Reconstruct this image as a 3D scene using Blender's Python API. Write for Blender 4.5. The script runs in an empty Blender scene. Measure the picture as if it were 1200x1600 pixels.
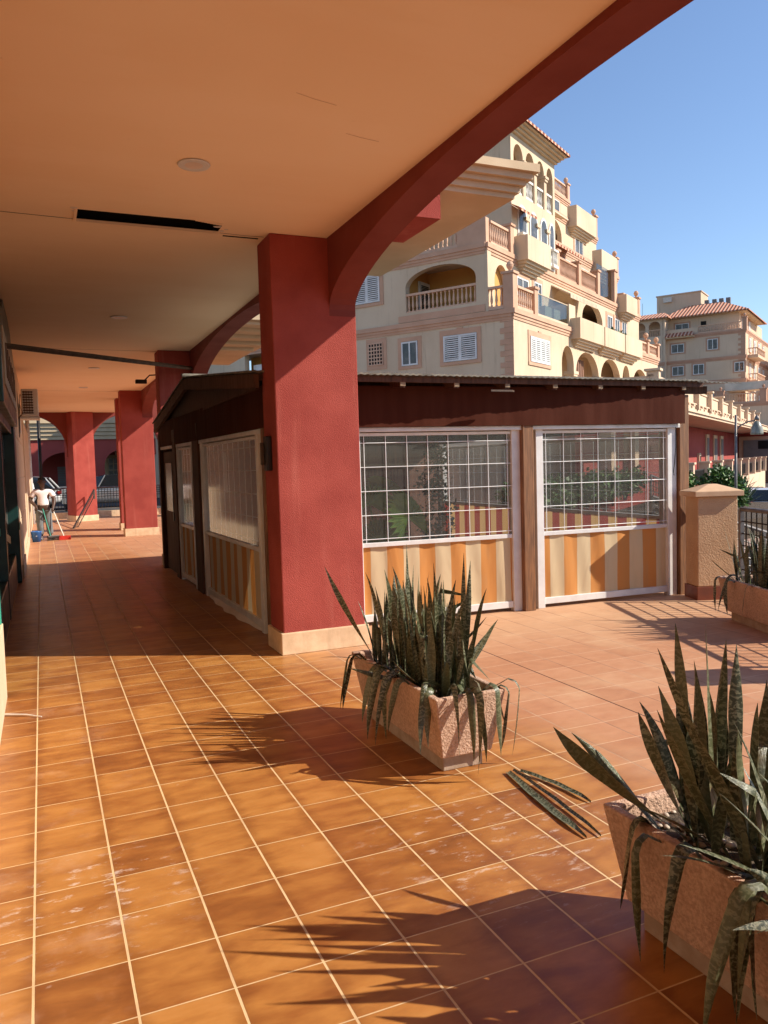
import bpy, math, random
from math import sin, cos, pi, radians, sqrt, atan2, floor
from mathutils import Vector, Matrix, noise as mnoise
random.seed(7)
S = bpy.context.scene
COL = S.collection

# ------------------------------------------------------------------ materials
MATS = {}
def nt(name):
    m = bpy.data.materials.new(name); m.use_nodes = True
    t = m.node_tree; t.nodes.clear()
    o = t.nodes.new('ShaderNodeOutputMaterial'); b = t.nodes.new('ShaderNodeBsdfPrincipled')
    t.links.new(b.outputs[0], o.inputs[0])
    return m, t, b, o
class N:
    """tiny node helper"""
    def __init__(s, t): s.t = t
    def new(s, k, **kw):
        n = s.t.nodes.new('ShaderNode' + k)
        for a, v in kw.items(): setattr(n, a, v)
        return n
    def put(s, sock, v):
        if v is None: return
        if isinstance(v, bpy.types.NodeSocket): s.t.links.new(v, sock)
        else:
            if isinstance(v, tuple) and len(v) == 3 and len(sock.default_value) == 4: v = v + (1,)
            sock.default_value = v
    def math(s, op, a, b=None, c=None):
        n = s.new('Math', operation=op)
        for i, v in enumerate((a, b, c)):
            if v is not None: s.put(n.inputs[i], v)
        return n.outputs[0]
    def mix(s, f, a, b, mode='MIX'):
        n = s.new('Mix', data_type='RGBA', blend_type=mode)
        s.put(n.inputs[0], f); s.put(n.inputs[6], a); s.put(n.inputs[7], b)
        return n.outputs[2]
    def noise(s, vec, scale, detail=4, rough=.55, dist=0):
        n = s.new('TexNoise'); s.put(n.inputs['Vector'], vec)
        n.inputs['Scale'].default_value = scale; n.inputs['Detail'].default_value = detail
        n.inputs['Roughness'].default_value = rough; n.inputs['Distortion'].default_value = dist
        return n.outputs['Fac']
    def ramp(s, f, stops):
        n = s.new('ValToRGB'); s.put(n.inputs[0], f); e = n.color_ramp.elements
        e[0].position, e[0].color = stops[0][0], tuple(stops[0][1]) + (1,)
        e[1].position, e[1].color = stops[-1][0], tuple(stops[-1][1]) + (1,)
        for p, c in stops[1:-1]:
            x = e.new(p); x.color = tuple(c) + (1,)
        return n.outputs[0]
    def smooth(s, v, a, b):
        n = s.new('MapRange', interpolation_type='SMOOTHSTEP')
        s.put(n.inputs[0], v); n.inputs[1].default_value = a; n.inputs[2].default_value = b
        return n.outputs[0]
    def obj(s): return s.new('TexCoord').outputs['Object']
    def scale(s, vec, sc):
        n = s.new('VectorMath', operation='MULTIPLY'); s.put(n.inputs[0], vec); n.inputs[1].default_value = sc
        return n.outputs[0]
    def sep(s, vec):
        n = s.new('SeparateXYZ'); s.put(n.inputs[0], vec); return n.outputs
    def comb(s, x, y, z):
        n = s.new('CombineXYZ')
        for i, v in enumerate((x, y, z)): s.put(n.inputs[i], v)
        return n.outputs[0]
    def bump(s, h, strength, dist=.01):
        n = s.new('Bump'); s.put(n.inputs['Height'], h)
        n.inputs['Strength'].default_value = strength; n.inputs['Distance'].default_value = dist
        return n.outputs[0]

def mat(name, c1, c2=None, scale=3, rough=.7, bump=0, bscale=80, metal=0, spec=.5, stretch=(1, 1, 1), stain=None, bdist=.004, coat=0, fine=.0):
    """two-tone mottled surface, optional vertical stains and fine bump"""
    m, t, b, o = nt(name); n = N(t)
    v = n.obj()
    c2 = c2 or tuple(x * .8 for x in c1)
    f = n.smooth(n.noise(n.scale(v, stretch), scale, 6), .3, .7)
    col = n.mix(f, c1, c2)
    if fine:
        g = n.noise(v, bscale, 2)
        col = n.mix(n.smooth(g, .35, .65), col, n.mix(fine, col, (1, 1, 1)))
    if stain:
        sx = n.noise(n.scale(v, (1, 1, .07)), 5.0, 5, .6)
        col = n.mix(n.math('MULTIPLY', n.smooth(sx, .53, .75), stain[1]), col, stain[0])
    n.put(b.inputs['Base Color'], col)
    r = n.math('ADD', n.math('MULTIPLY', f, .12), rough - .06)
    n.put(b.inputs['Roughness'], r)
    b.inputs['Metallic'].default_value = metal; b.inputs['Specular IOR Level'].default_value = spec
    b.inputs['Coat Weight'].default_value = coat
    if bump:
        n.put(b.inputs['Normal'], n.bump(n.noise(v, bscale, 3, .6), bump, bdist))
    MATS[name] = m
    return m

M = {}
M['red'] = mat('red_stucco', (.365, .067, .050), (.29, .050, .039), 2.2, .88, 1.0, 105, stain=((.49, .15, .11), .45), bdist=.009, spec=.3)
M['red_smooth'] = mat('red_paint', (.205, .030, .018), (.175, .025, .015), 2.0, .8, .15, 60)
M['red_far'] = mat('red_render', (.38, .06, .045), (.30, .047, .036), .5, .85, .3, 40)
M['peach'] = mat('ceiling_paint', (.95, .70, .47), (.88, .61, .385), .55, .75, .12, 30, stain=None)
def ceiling_material():
    m, t, b, o = nt('ceiling_plaster'); n = N(t); P = n.obj()
    big = n.smooth(n.noise(P, .35, 3), .35, .65); mid = n.smooth(n.noise(n.scale(P, (.5, 1.6, 1)), 1.1, 5, .6), .42, .6)
    col = n.mix(big, (.96, .73, .50), (.91, .66, .43)); col = n.mix(n.math('MULTIPLY', mid, .35), col, (.97, .74, .53))
    d = n.new('VectorMath', operation='DISTANCE'); n.put(d.inputs[0], n.scale(P, (.45, 1.6, 1))); d.inputs[1].default_value = (.45, 11.8, 4.05)
    rough_patch = n.math('MULTIPLY', n.smooth(n.math('ADD', d.outputs['Value'], n.math('MULTIPLY', n.noise(P, 5, 4), .25)), .75, .35), .35)
    col = n.mix(rough_patch, col, (.80, .56, .38))
    sp = n.smooth(n.noise(P, 7, 4, .7), .70, .76); col = n.mix(n.math('MULTIPLY', sp, .25), col, (.6, .38, .22))
    n.put(b.inputs['Base Color'], col); b.inputs['Roughness'].default_value = .8
    n.put(b.inputs['Normal'], n.bump(n.math('ADD', n.noise(P, 2.0, 3), n.math('MULTIPLY', n.noise(P, 45, 2), .12)), .25, .02))
    return m
M['peach'] = ceiling_material()
M['cornice'] = mat('cornice_plaster', (.62, .47, .30), (.54, .40, .25), 1.6, .85, .3, 70)
M['plinth'] = mat('plinth_stone', (.72, .52, .33), (.58, .40, .24), 7, .7, .3, 60, stain=((.42, .28, .17), .5))
M['wallcream'] = mat('cream_wall', (.66, .50, .34), (.58, .43, .28), 2, .8, .2, 60)
M['dark'] = mat('dark_void', (.012, .009, .007), None, 3, .9)
M['white'] = mat('white_aluminium', (.74, .73, .71), (.64, .62, .60), 6, .4, 0)
M['whitedull'] = mat('white_rod', (.86, .87, .87), (.78, .79, .79), 9, .45)
M['wood'] = mat('stained_wood', (.27, .12, .045), (.12, .05, .02), 6, .6, .4, 60, stretch=(8, 8, .5))
M['darkwood'] = mat('dark_wood', (.105, .038, .017), (.055, .021, .011), 5, .8, .3, 50, stretch=(6, 6, .5))
M['canvas'] = mat('brown_canvas', (.070, .018, .009), (.058, .015, .008), 3, .9, .3, 25, spec=.12, stretch=(3, 3, .3))
M['roofsheet'] = mat('corrugated_sheet', (.22, .20, .16), (.11, .10, .085), 8, .8, .3, 50)
M['concrete'] = mat('pink_aggregate', (.64, .42, .295), (.44, .275, .19), 60, .9, 1.0, 70, bdist=.012, stain=((.27, .17, .11), .55))
M['concretebase'] = mat('planter_base', (.42, .32, .24), (.32, .22, .15), 12, .9, .5, 60)
M['soil'] = mat('soil', (.05, .033, .02), (.10, .07, .045), 30, .95, 1, 40, bdist=.03)
M['pebble'] = mat('pebble', (.62, .52, .42), (.40, .32, .25), 14, .7)
M['teal'] = mat('teal_frame', (.008, .05, .045), (.006, .03, .03), 5, .35)
M['tealbright'] = mat('teal_trim', (.03, .33, .25), None, 5, .4)
M['sign'] = mat('sign_panel', (.50, .36, .24), (.42, .30, .2), 4, .6)
M['raftend'] = mat('rafter_end', (.30, .21, .13), None, 9, .8)
M['crack'] = mat('plaster_crack', (.60, .38, .22), None, 9, .9)
M['signletter'] = mat('sign_letter', (.13, .06, .03), None, 4, .5)
M['steel'] = mat('dark_steel', (.018, .014, .012), (.035, .026, .02), 8, .45, metal=.3)
M['bar'] = mat('rusty_bar', (.085, .045, .024), (.05, .027, .015), 8, .6)
M['railgrey'] = mat('grey_rail', (.20, .18, .17), (.13, .11, .1), 8, .45, metal=.3)
M['galv'] = mat('galvanised_pipe', (.60, .58, .55), (.5, .47, .44), 8, .45)
M['acbody'] = mat('ac_casing', (.68, .62, .54), (.58, .52, .44), 4, .5)
M['bwall'] = mat('apartment_render', (.66, .52, .36), (.57, .43, .29), .35, .85, .25, 30, stain=((.36, .25, .16), .5))
M['btrim'] = mat('apartment_trim', (.60, .36, .235), (.53, .31, .20), 1.2, .85, .2, 30)
M['bal'] = mat('baluster_cream', (.66, .43, .29), (.58, .36, .24), 2, .8)
M['balwhite'] = mat('baluster_white', (.74, .70, .63), None, 2, .7)
M['shutter'] = mat('white_shutter', (.76, .75, .72), None, 2, .5)
M['yellow'] = mat('loggia_yellow', (.62, .33, .09), (.56, .29, .08), .6, .85)
M['cream_ceiling'] = mat('loggia_ceiling', (.7, .6, .48), None, 1, .85)
M['glassdark'] = mat('window_glass', (.05, .048, .045), (.13, .125, .115), 1.5, .25, spec=.4)
M['rooftile2'] = None
M['b2wall'] = mat('tan_render', (.66, .485, .34), (.58, .42, .29), .3, .85, .2, 20, stain=((.28, .19, .13), .3))
M['b2trim'] = mat('tan_trim', (.52, .29, .19), (.46, .25, .16), .8, .85)
M['podium'] = mat('podium_cream', (.70, .52, .36), (.62, .44, .30), .8, .85, .2, 20)
M['asphalt'] = mat('asphalt', (.055, .052, .05), (.075, .07, .066), 3, .9, .4, 60)
M['paving'] = mat('pink_paving', (.36, .24, .18), (.30, .19, .14), 2, .9)
M['terr'] = mat('terrace_side', (.52, .36, .23), (.42, .28, .18), 3, .9, .4, 40)
M['pillar'] = mat('rough_peach_render', (.58, .36, .20), (.50, .30, .165), 3, .9, .8, 55, bdist=.012)
M['pillarsmooth'] = mat('smooth_peach_band', (.50, .30, .17), (.44, .26, .15), 3, .85, .15, 60)
M['pcap'] = mat('pillar_cap', (.62, .40, .24), (.54, .34, .2), 5, .8, .2, 60)
M['skirt'] = mat('skirting_tile', (.24, .062, .028), (.17, .045, .022), 8, .35)
M['green'] = mat('leaf_green', (.055, .13, .022), (.025, .065, .012), 9, .55)
M['greenlight'] = mat('leaf_bright', (.13, .24, .035), (.07, .15, .025), 9, .5)
M['greyleaf'] = mat('agave_leaf', (.10, .17, .10), (.055, .10, .06), 6, .6)
M['stem'] = mat('bark', (.10, .065, .04), None, 9, .9)
M['terracotta'] = mat('terracotta_pot', (.32, .12, .06), None, 9, .8)
M['skin'] = mat('dark_skin', (.075, .038, .025), (.06, .03, .02), 9, .5)
M['hair'] = mat('black_hair', (.01, .009, .008), None, 9, .8)
M['shirt'] = mat('white_shirt', (.85, .80, .82), (.78, .71, .73), 6, .85, .3, 12, bdist=.02)
M['jeans'] = mat('grey_jeans', (.17, .18, .185), (.11, .12, .13), 7, .85, .3, 14, bdist=.02)
M['shoe'] = mat('grey_shoe', (.16, .15, .15), None, 5, .6)
M['bluepl'] = mat('blue_plastic', (.02, .12, .38), None, 5, .35)
M['redpl'] = mat('red_plastic', (.55, .04, .025), None, 5, .4)
M['handle'] = mat('pale_handle', (.72, .66, .58), None, 5, .5)
M['rubber'] = mat('tyre_rubber', (.012, .012, .012), None, 5, .8)
M['chrome'] = mat('wheel_alloy', (.5, .5, .5), None, 5, .3, metal=.8)
M['carwhite'] = mat('white_car_paint', (.62, .61, .6), None, 2, .25, coat=.6)
M['carsilver'] = mat('silver_car_paint', (.33, .34, .35), None, 2, .25, metal=.4, coat=.6)
M['cardark'] = mat('dark_car_paint', (.05, .06, .07), None, 2, .25, metal=.3, coat=.6)
M['carglass'] = mat('car_glass', (.015, .018, .02), None, 2, .05, spec=.9)
M['lampred'] = mat('red_lens', (.4, .02, .015), None, 2, .2)
M['lampwhite'] = mat('clear_lens', (.7, .7, .68), None, 2, .15)
M['downlight'] = mat('downlight_diffuser', (.82, .68, .58), None, 2, .4)
M['awn'] = mat('awning_cream', (.66, .52, .38), (.6, .46, .32), 2, .8)
M['shuttergrey'] = mat('roller_shutter_grey', (.19, .165, .15), (.16, .14, .13), 2, .6)
M['doorbrown'] = mat('brown_door', (.24, .12, .07), (.2, .1, .06), 2, .6)
M['lampglass'] = mat('lamp_shade_glass', (.34, .33, .27), (.14, .14, .11), 5, .25, stretch=(3, 3, .5))
M['brownleaf'] = mat('dry_leaf', (.20, .13, .07), (.12, .08, .04), 20, .7)

def leaf_material():
    m, t, b, o = nt('snake_plant_leaf'); n = N(t)
    uv = n.new('UVMap').outputs[0]
    u, v, w = n.sep(uv)
    tone = n.math('DIVIDE', n.math('FLOOR', u), 7.); u = n.math('FRACT', u)
    obj = n.obj()
    wob = n.noise(obj, 22, 3, .6)
    band = n.math('SINE', n.math('MULTIPLY', n.math('ADD', v, n.math('MULTIPLY', wob, .12)), 210.))
    fine = n.noise(n.comb(n.math('MULTIPLY', u, 3.), n.math('MULTIPLY', v, 120.), 0.), 1.6, 4, .6)
    k = n.smooth(n.math('ADD', n.math('MULTIPLY', band, .2), fine), .42, .72)
    blotch = n.smooth(n.math('ADD', n.math('MULTIPLY', n.noise(obj, 7, 2), .6), n.math('MULTIPLY', tone, .4)), .3, .7)
    dark = n.mix(blotch, (.028, .036, .014), (.058, .066, .026))
    lite = n.mix(blotch, (.33, .33, .22), (.20, .205, .12))
    col = n.mix(n.math('MULTIPLY', k, .6), dark, lite)
    edge = n.smooth(n.math('ABSOLUTE', n.math('SUBTRACT', u, .5)), .44, .5)
    col = n.mix(n.math('MULTIPLY', edge, .75), col, (.30, .30, .16))
    col = n.mix(n.math('MULTIPLY', n.smooth(tone, .7, 1.), .35), col, (.15, .165, .085))
    dry = n.smooth(n.noise(obj, 4.5, 3), .62, .74)
    col = n.mix(n.math('MULTIPLY', dry, .6), col, (.17, .12, .06))
    n.put(b.inputs['Base Color'], col)
    b.inputs['Roughness'].default_value = .30
    b.inputs['Specular IOR Level'].default_value = .55
    n.put(b.inputs['Normal'], n.bump(n.noise(n.comb(n.math('MULTIPLY', u, 14.), n.math('MULTIPLY', v, 10.), 0.), 2.5, 3), .5, .004))
    return m
M['leaf'] = leaf_material()

def tile_floor_material():
    m, t, b, o = nt('glazed_terracotta_tiles'); n = N(t)
    P = n.obj(); x, y, z = n.sep(P)
    T = .33
    gx = n.math('DIVIDE', n.math('ADD', x, .1192), T); gy = n.math('DIVIDE', n.math('SUBTRACT', y, .0494), T)
    fx = n.math('FRACT', gx); fy = n.math('FRACT', gy)
    ix = n.math('FLOOR', gx); iy = n.math('FLOOR', gy)
    dx = n.math('MINIMUM', fx, n.math('SUBTRACT', 1., fx)); dy = n.math('MINIMUM', fy, n.math('SUBTRACT', 1., fy))
    wob = n.math('MULTIPLY', n.math('SUBTRACT', n.noise(P, 25, 2), .5), .006)
    dmin = n.math('ADD', n.math('MINIMUM', dx, n.math('MULTIPLY', dy, 1.55)), wob)
    tile = n.smooth(dmin, .0125, .0165)          # 0 grout, 1 tile
    wn = n.new('TexWhiteNoise', noise_dimensions='3D'); n.put(wn.inputs[0], n.comb(ix, iy, 0.))
    rnd = wn.outputs[0]; rc = n.sep(n.new('SeparateColor').outputs[0]) if False else None
    off = n.math('MULTIPLY', rnd, 37.)
    streak = n.noise(n.comb(n.math('ADD', n.math('MULTIPLY', x, 3.2), off), n.math('ADD', n.math('MULTIPLY', y, 8.), off), 0.), 1.0, 6, .6, .25)
    f = n.math('ADD', n.math('MULTIPLY', n.math('SUBTRACT', streak, .5), .85), n.math('ADD', .36, n.math('MULTIPLY', rnd, .26)))
    # darker towards one rim of each tile, as the glaze pools
    col = n.ramp(f, [(.05, (.13, .040, .014)), (.38, (.29, .105, .026)), (.62, (.43, .185, .046)), (.95, (.54, .27, .09))])
    rim = n.math('MULTIPLY', n.smooth(n.math('ADD', dx, n.math('MULTIPLY', n.math('SUBTRACT', streak, .5), .35)), .22, .0), .38)
    col = n.mix(rim, col, (.15, .042, .012))
    # worn, unglazed dusty tiles out in the open
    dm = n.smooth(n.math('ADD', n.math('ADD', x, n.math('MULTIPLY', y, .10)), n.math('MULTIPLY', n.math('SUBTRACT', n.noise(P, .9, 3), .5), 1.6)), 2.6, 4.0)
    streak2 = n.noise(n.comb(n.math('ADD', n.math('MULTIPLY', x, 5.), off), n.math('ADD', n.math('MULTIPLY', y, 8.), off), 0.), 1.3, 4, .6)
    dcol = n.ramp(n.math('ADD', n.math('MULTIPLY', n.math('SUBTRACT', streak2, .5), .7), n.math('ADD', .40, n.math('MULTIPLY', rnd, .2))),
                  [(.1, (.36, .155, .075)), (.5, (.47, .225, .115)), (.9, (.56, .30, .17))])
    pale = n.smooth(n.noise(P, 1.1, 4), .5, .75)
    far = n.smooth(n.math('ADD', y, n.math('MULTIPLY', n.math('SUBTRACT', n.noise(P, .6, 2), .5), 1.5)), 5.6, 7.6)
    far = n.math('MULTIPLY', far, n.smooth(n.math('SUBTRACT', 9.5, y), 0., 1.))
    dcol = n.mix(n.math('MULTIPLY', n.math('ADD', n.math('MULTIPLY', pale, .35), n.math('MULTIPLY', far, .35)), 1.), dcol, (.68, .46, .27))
    # the terrace beyond the kiosk is a duller salmon
    fm = n.math('MULTIPLY', n.smooth(y, 15., 19.), n.math('SUBTRACT', 1., dm))
    col = n.mix(n.math('MULTIPLY', fm, .7), col, n.ramp(rnd, [(0, (.42, .19, .10)), (1, (.52, .25, .13))]))
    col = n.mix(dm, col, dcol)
    # pale rubbed patch by the shop pilaster and on the walking line
    rub = n.math('MULTIPLY', n.smooth(n.noise(P, 2.4, 5, .65), .52, .72), n.smooth(n.math('SUBTRACT', 1.1, n.math('ABSOLUTE', n.math('ADD', x, -.0))), .3, 1.3))
    col = n.mix(n.math('MULTIPLY', rub, .35), col, (.62, .38, .24))
    # dried white splashes
    sp = n.noise(n.scale(P, (4.5, 11., 1.)), 1.6, 6, .72)
    near = n.new('VectorMath', operation='DISTANCE'); n.put(near.inputs[0], P); near.inputs[1].default_value = (.12, 3.55, 0)
    near2 = n.new('VectorMath', operation='DISTANCE'); n.put(near2.inputs[0], P); near2.inputs[1].default_value = (1.95, 3.15, 0)
    area = n.math('MAXIMUM', n.smooth(n.math('SUBTRACT', .62, near.outputs['Value']), 0., .45), n.math('MULTIPLY', n.smooth(n.math('SUBTRACT', .9, near2.outputs['Value']), 0., .7), .8))
    spl = n.math('MULTIPLY', n.smooth(sp, .55, .66), area)
    spots = n.math('MULTIPLY', n.smooth(n.noise(n.scale(P, (7, 7, 1)), 1.5, 3, .5), .72, .78), .5)
    white = n.math('MAXIMUM', n.math('MULTIPLY', spl, .55), n.math('MULTIPLY', spots, .3))
    col = n.mix(white, col, (.72, .62, .54))
    grout = n.mix(n.math('MULTIPLY', n.smooth(n.noise(P, 3.1, 5, .7), .42, .68), .45), n.mix(dm, (.68, .48, .26), (.74, .50, .33)), (.36, .22, .12))
    hsel = n.smooth(n.math('SUBTRACT', dx, dy), -.02, .02)          # 1 on the cross lines
    gd = n.noise(P, 1.7, 3)
    grout = n.mix(n.math('MULTIPLY', n.math('SUBTRACT', 1., n.math('MULTIPLY', hsel, .85)), n.math('MULTIPLY', dm, n.math('ADD', .45, n.math('MULTIPLY', n.smooth(gd, .35, .65), .55)))), grout, (.24, .11, .06))
    col = n.mix(tile, grout, col)
    joint = n.math('MULTIPLY', n.smooth(n.math('ABSOLUTE', n.math('SUBTRACT', x, 3.841)), .004, .0085), 1.)
    col = n.mix(joint, (.07, .03, .02), col)
    n.put(b.inputs['Base Color'], col)
    r = n.math('ADD', n.math('MULTIPLY', dm, .28), n.math('ADD', .27, n.math('MULTIPLY', n.noise(P, 6, 4), .2)))
    r = n.math('ADD', r, n.math('MULTIPLY', n.math('SUBTRACT', 1., tile), .3))
    n.put(b.inputs['Roughness'], n.math('ADD', r, n.math('MULTIPLY', white, .3)))
    b.inputs['Specular IOR Level'].default_value = .38
    h = n.math('ADD', n.math('MULTIPLY', tile, 1.), n.math('MULTIPLY', streak, .12))
    n.put(b.inputs['Normal'], n.bump(h, .5, .004))
    return m
M['floor'] = tile_floor_material()

def stripe_material(name, cA, cB, period, phase=0, transl=.25, axis=0):
    m, t, b, o = nt(name); n = N(t)
    P = n.obj(); s = n.sep(P)
    x = s[axis]
    q = n.math('FRACT', n.math('DIVIDE', n.math('ADD', n.math('ADD', x, phase), n.math('MULTIPLY', n.math('SUBTRACT', n.noise(P, 2.2, 2), .5), .02)), period))
    k = n.smooth(q, .495, .505)
    edge = n.smooth(n.math('ABSOLUTE', n.math('SUBTRACT', q, .5)), .0, .012)
    col = n.mix(k, cA, cB)
    col = n.mix(n.math('MULTIPLY', n.smooth(n.noise(n.scale(P, (2, 2, .4)), 4, 5), .5, .8), .25), col, tuple(c * .55 for c in cB))
    col = n.mix(n.math('ADD', n.math('MULTIPLY', edge, .4), .6), tuple(c * .5 for c in cA), col)
    n.put(b.inputs['Base Color'], col)
    b.inputs['Roughness'].default_value = .8
    n.put(b.inputs['Normal'], n.bump(n.noise(n.scale(P, (3.2, 3.2, .8)), 1.2, 2, .5, .6), .35, .05))
    tr = n.new('BsdfTranslucent'); n.put(tr.inputs[0], col)
    mx = n.new('MixShader'); mx.inputs[0].default_value = transl
    t.links.new(b.outputs[0], mx.inputs[1]); t.links.new(tr.outputs[0], mx.inputs[2]); t.links.new(mx.outputs[0], o.inputs[0])
    return m
M['stripe'] = stripe_material('orange_cream_stripes', (.66, .28, .07), (.72, .56, .34), .40)
M['stripered'] = stripe_material('red_yellow_stripes', (.25, .038, .028), (.50, .31, .13), .40, transl=.4)

def film_material():
    m, t, b, o = nt('clear_plastic_film'); n = N(t)
    P = n.obj()
    tr = n.new('BsdfTransparent'); tr.inputs[0].default_value = (.90, .91, .90, 1)
    gl = n.new('BsdfGlossy'); gl.inputs['Roughness'].default_value = .08
    gl.inputs[0].default_value = (.9, .9, .9, 1)
    n.put(gl.inputs['Normal'], n.bump(n.noise(n.scale(P, (.25, .25, 7)), 1.0, 2), .12, .01))
    df = n.new('BsdfDiffuse'); df.inputs[0].default_value = (.55, .52, .48, 1)
    fr = n.new('Fresnel'); fr.inputs[0].default_value = 1.42
    m1 = n.new('MixShader'); n.put(m1.inputs[0], n.math('MINIMUM', n.math('MULTIPLY', fr.outputs[0], 1.0), .55))
    t.links.new(tr.outputs[0], m1.inputs[1]); t.links.new(gl.outputs[0], m1.inputs[2])
    m2 = n.new('MixShader')
    z = n.sep(P)[2]
    creases = n.math('MULTIPLY', n.smooth(n.noise(n.scale(P, (.6, .6, 22)), 1.2, 4, .7), .55, .8), .10)
    n.put(m2.inputs[0], n.math('ADD', creases, .075))
    t.links.new(m1.outputs[0], m2.inputs[1]); t.links.new(df.outputs[0], m2.inputs[2])
    t.links.new(m2.outputs[0], o.inputs[0])
    return m
M['film'] = film_material()
def glass_rail():
    m, t, b, o = nt('glass_balustrade'); n = N(t)
    tr = n.new('BsdfTransparent'); tr.inputs[0].default_value = (.7, .72, .68, 1)
    gl = n.new('BsdfGlossy'); gl.inputs['Roughness'].default_value = .05
    mx = n.new('MixShader'); mx.inputs[0].default_value = .15
    t.links.new(tr.outputs[0], mx.inputs[1]); t.links.new(gl.outputs[0], mx.inputs[2]); t.links.new(mx.outputs[0], o.inputs[0])
    return m
M['glassrail'] = glass_rail()
def rooftile():
    m, t, b, o = nt('red_roof_tiles'); n = N(t)
    P = n.obj(); x, y, z = n.sep(P)
    uv = n.new('UVMap').outputs[0]; u, v, w = n.sep(uv)
    c = n.math('ABSOLUTE', n.math('SINE', n.math('MULTIPLY', u, pi / .42)))
    rnd = n.noise(P, 2.5, 4)
    col = n.mix(n.smooth(rnd, .3, .7), (.50, .12, .045), (.62, .24, .12))
    row = n.math('FRACT', n.math('DIVIDE', v, .4))
    col = n.mix(n.smooth(row, .0, .16), (.16, .05, .03), col)
    col = n.mix(n.smooth(c, .12, .5), (.20, .06, .035), n.mix(n.smooth(c, .75, .95), col, (.74, .44, .30)))
    n.put(b.inputs['Base Color'], col); b.inputs['Roughness'].default_value = .85
    n.put(b.inputs['Normal'], n.bump(c, 1., .08))
    return m
M['rooftile'] = rooftile()

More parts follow.
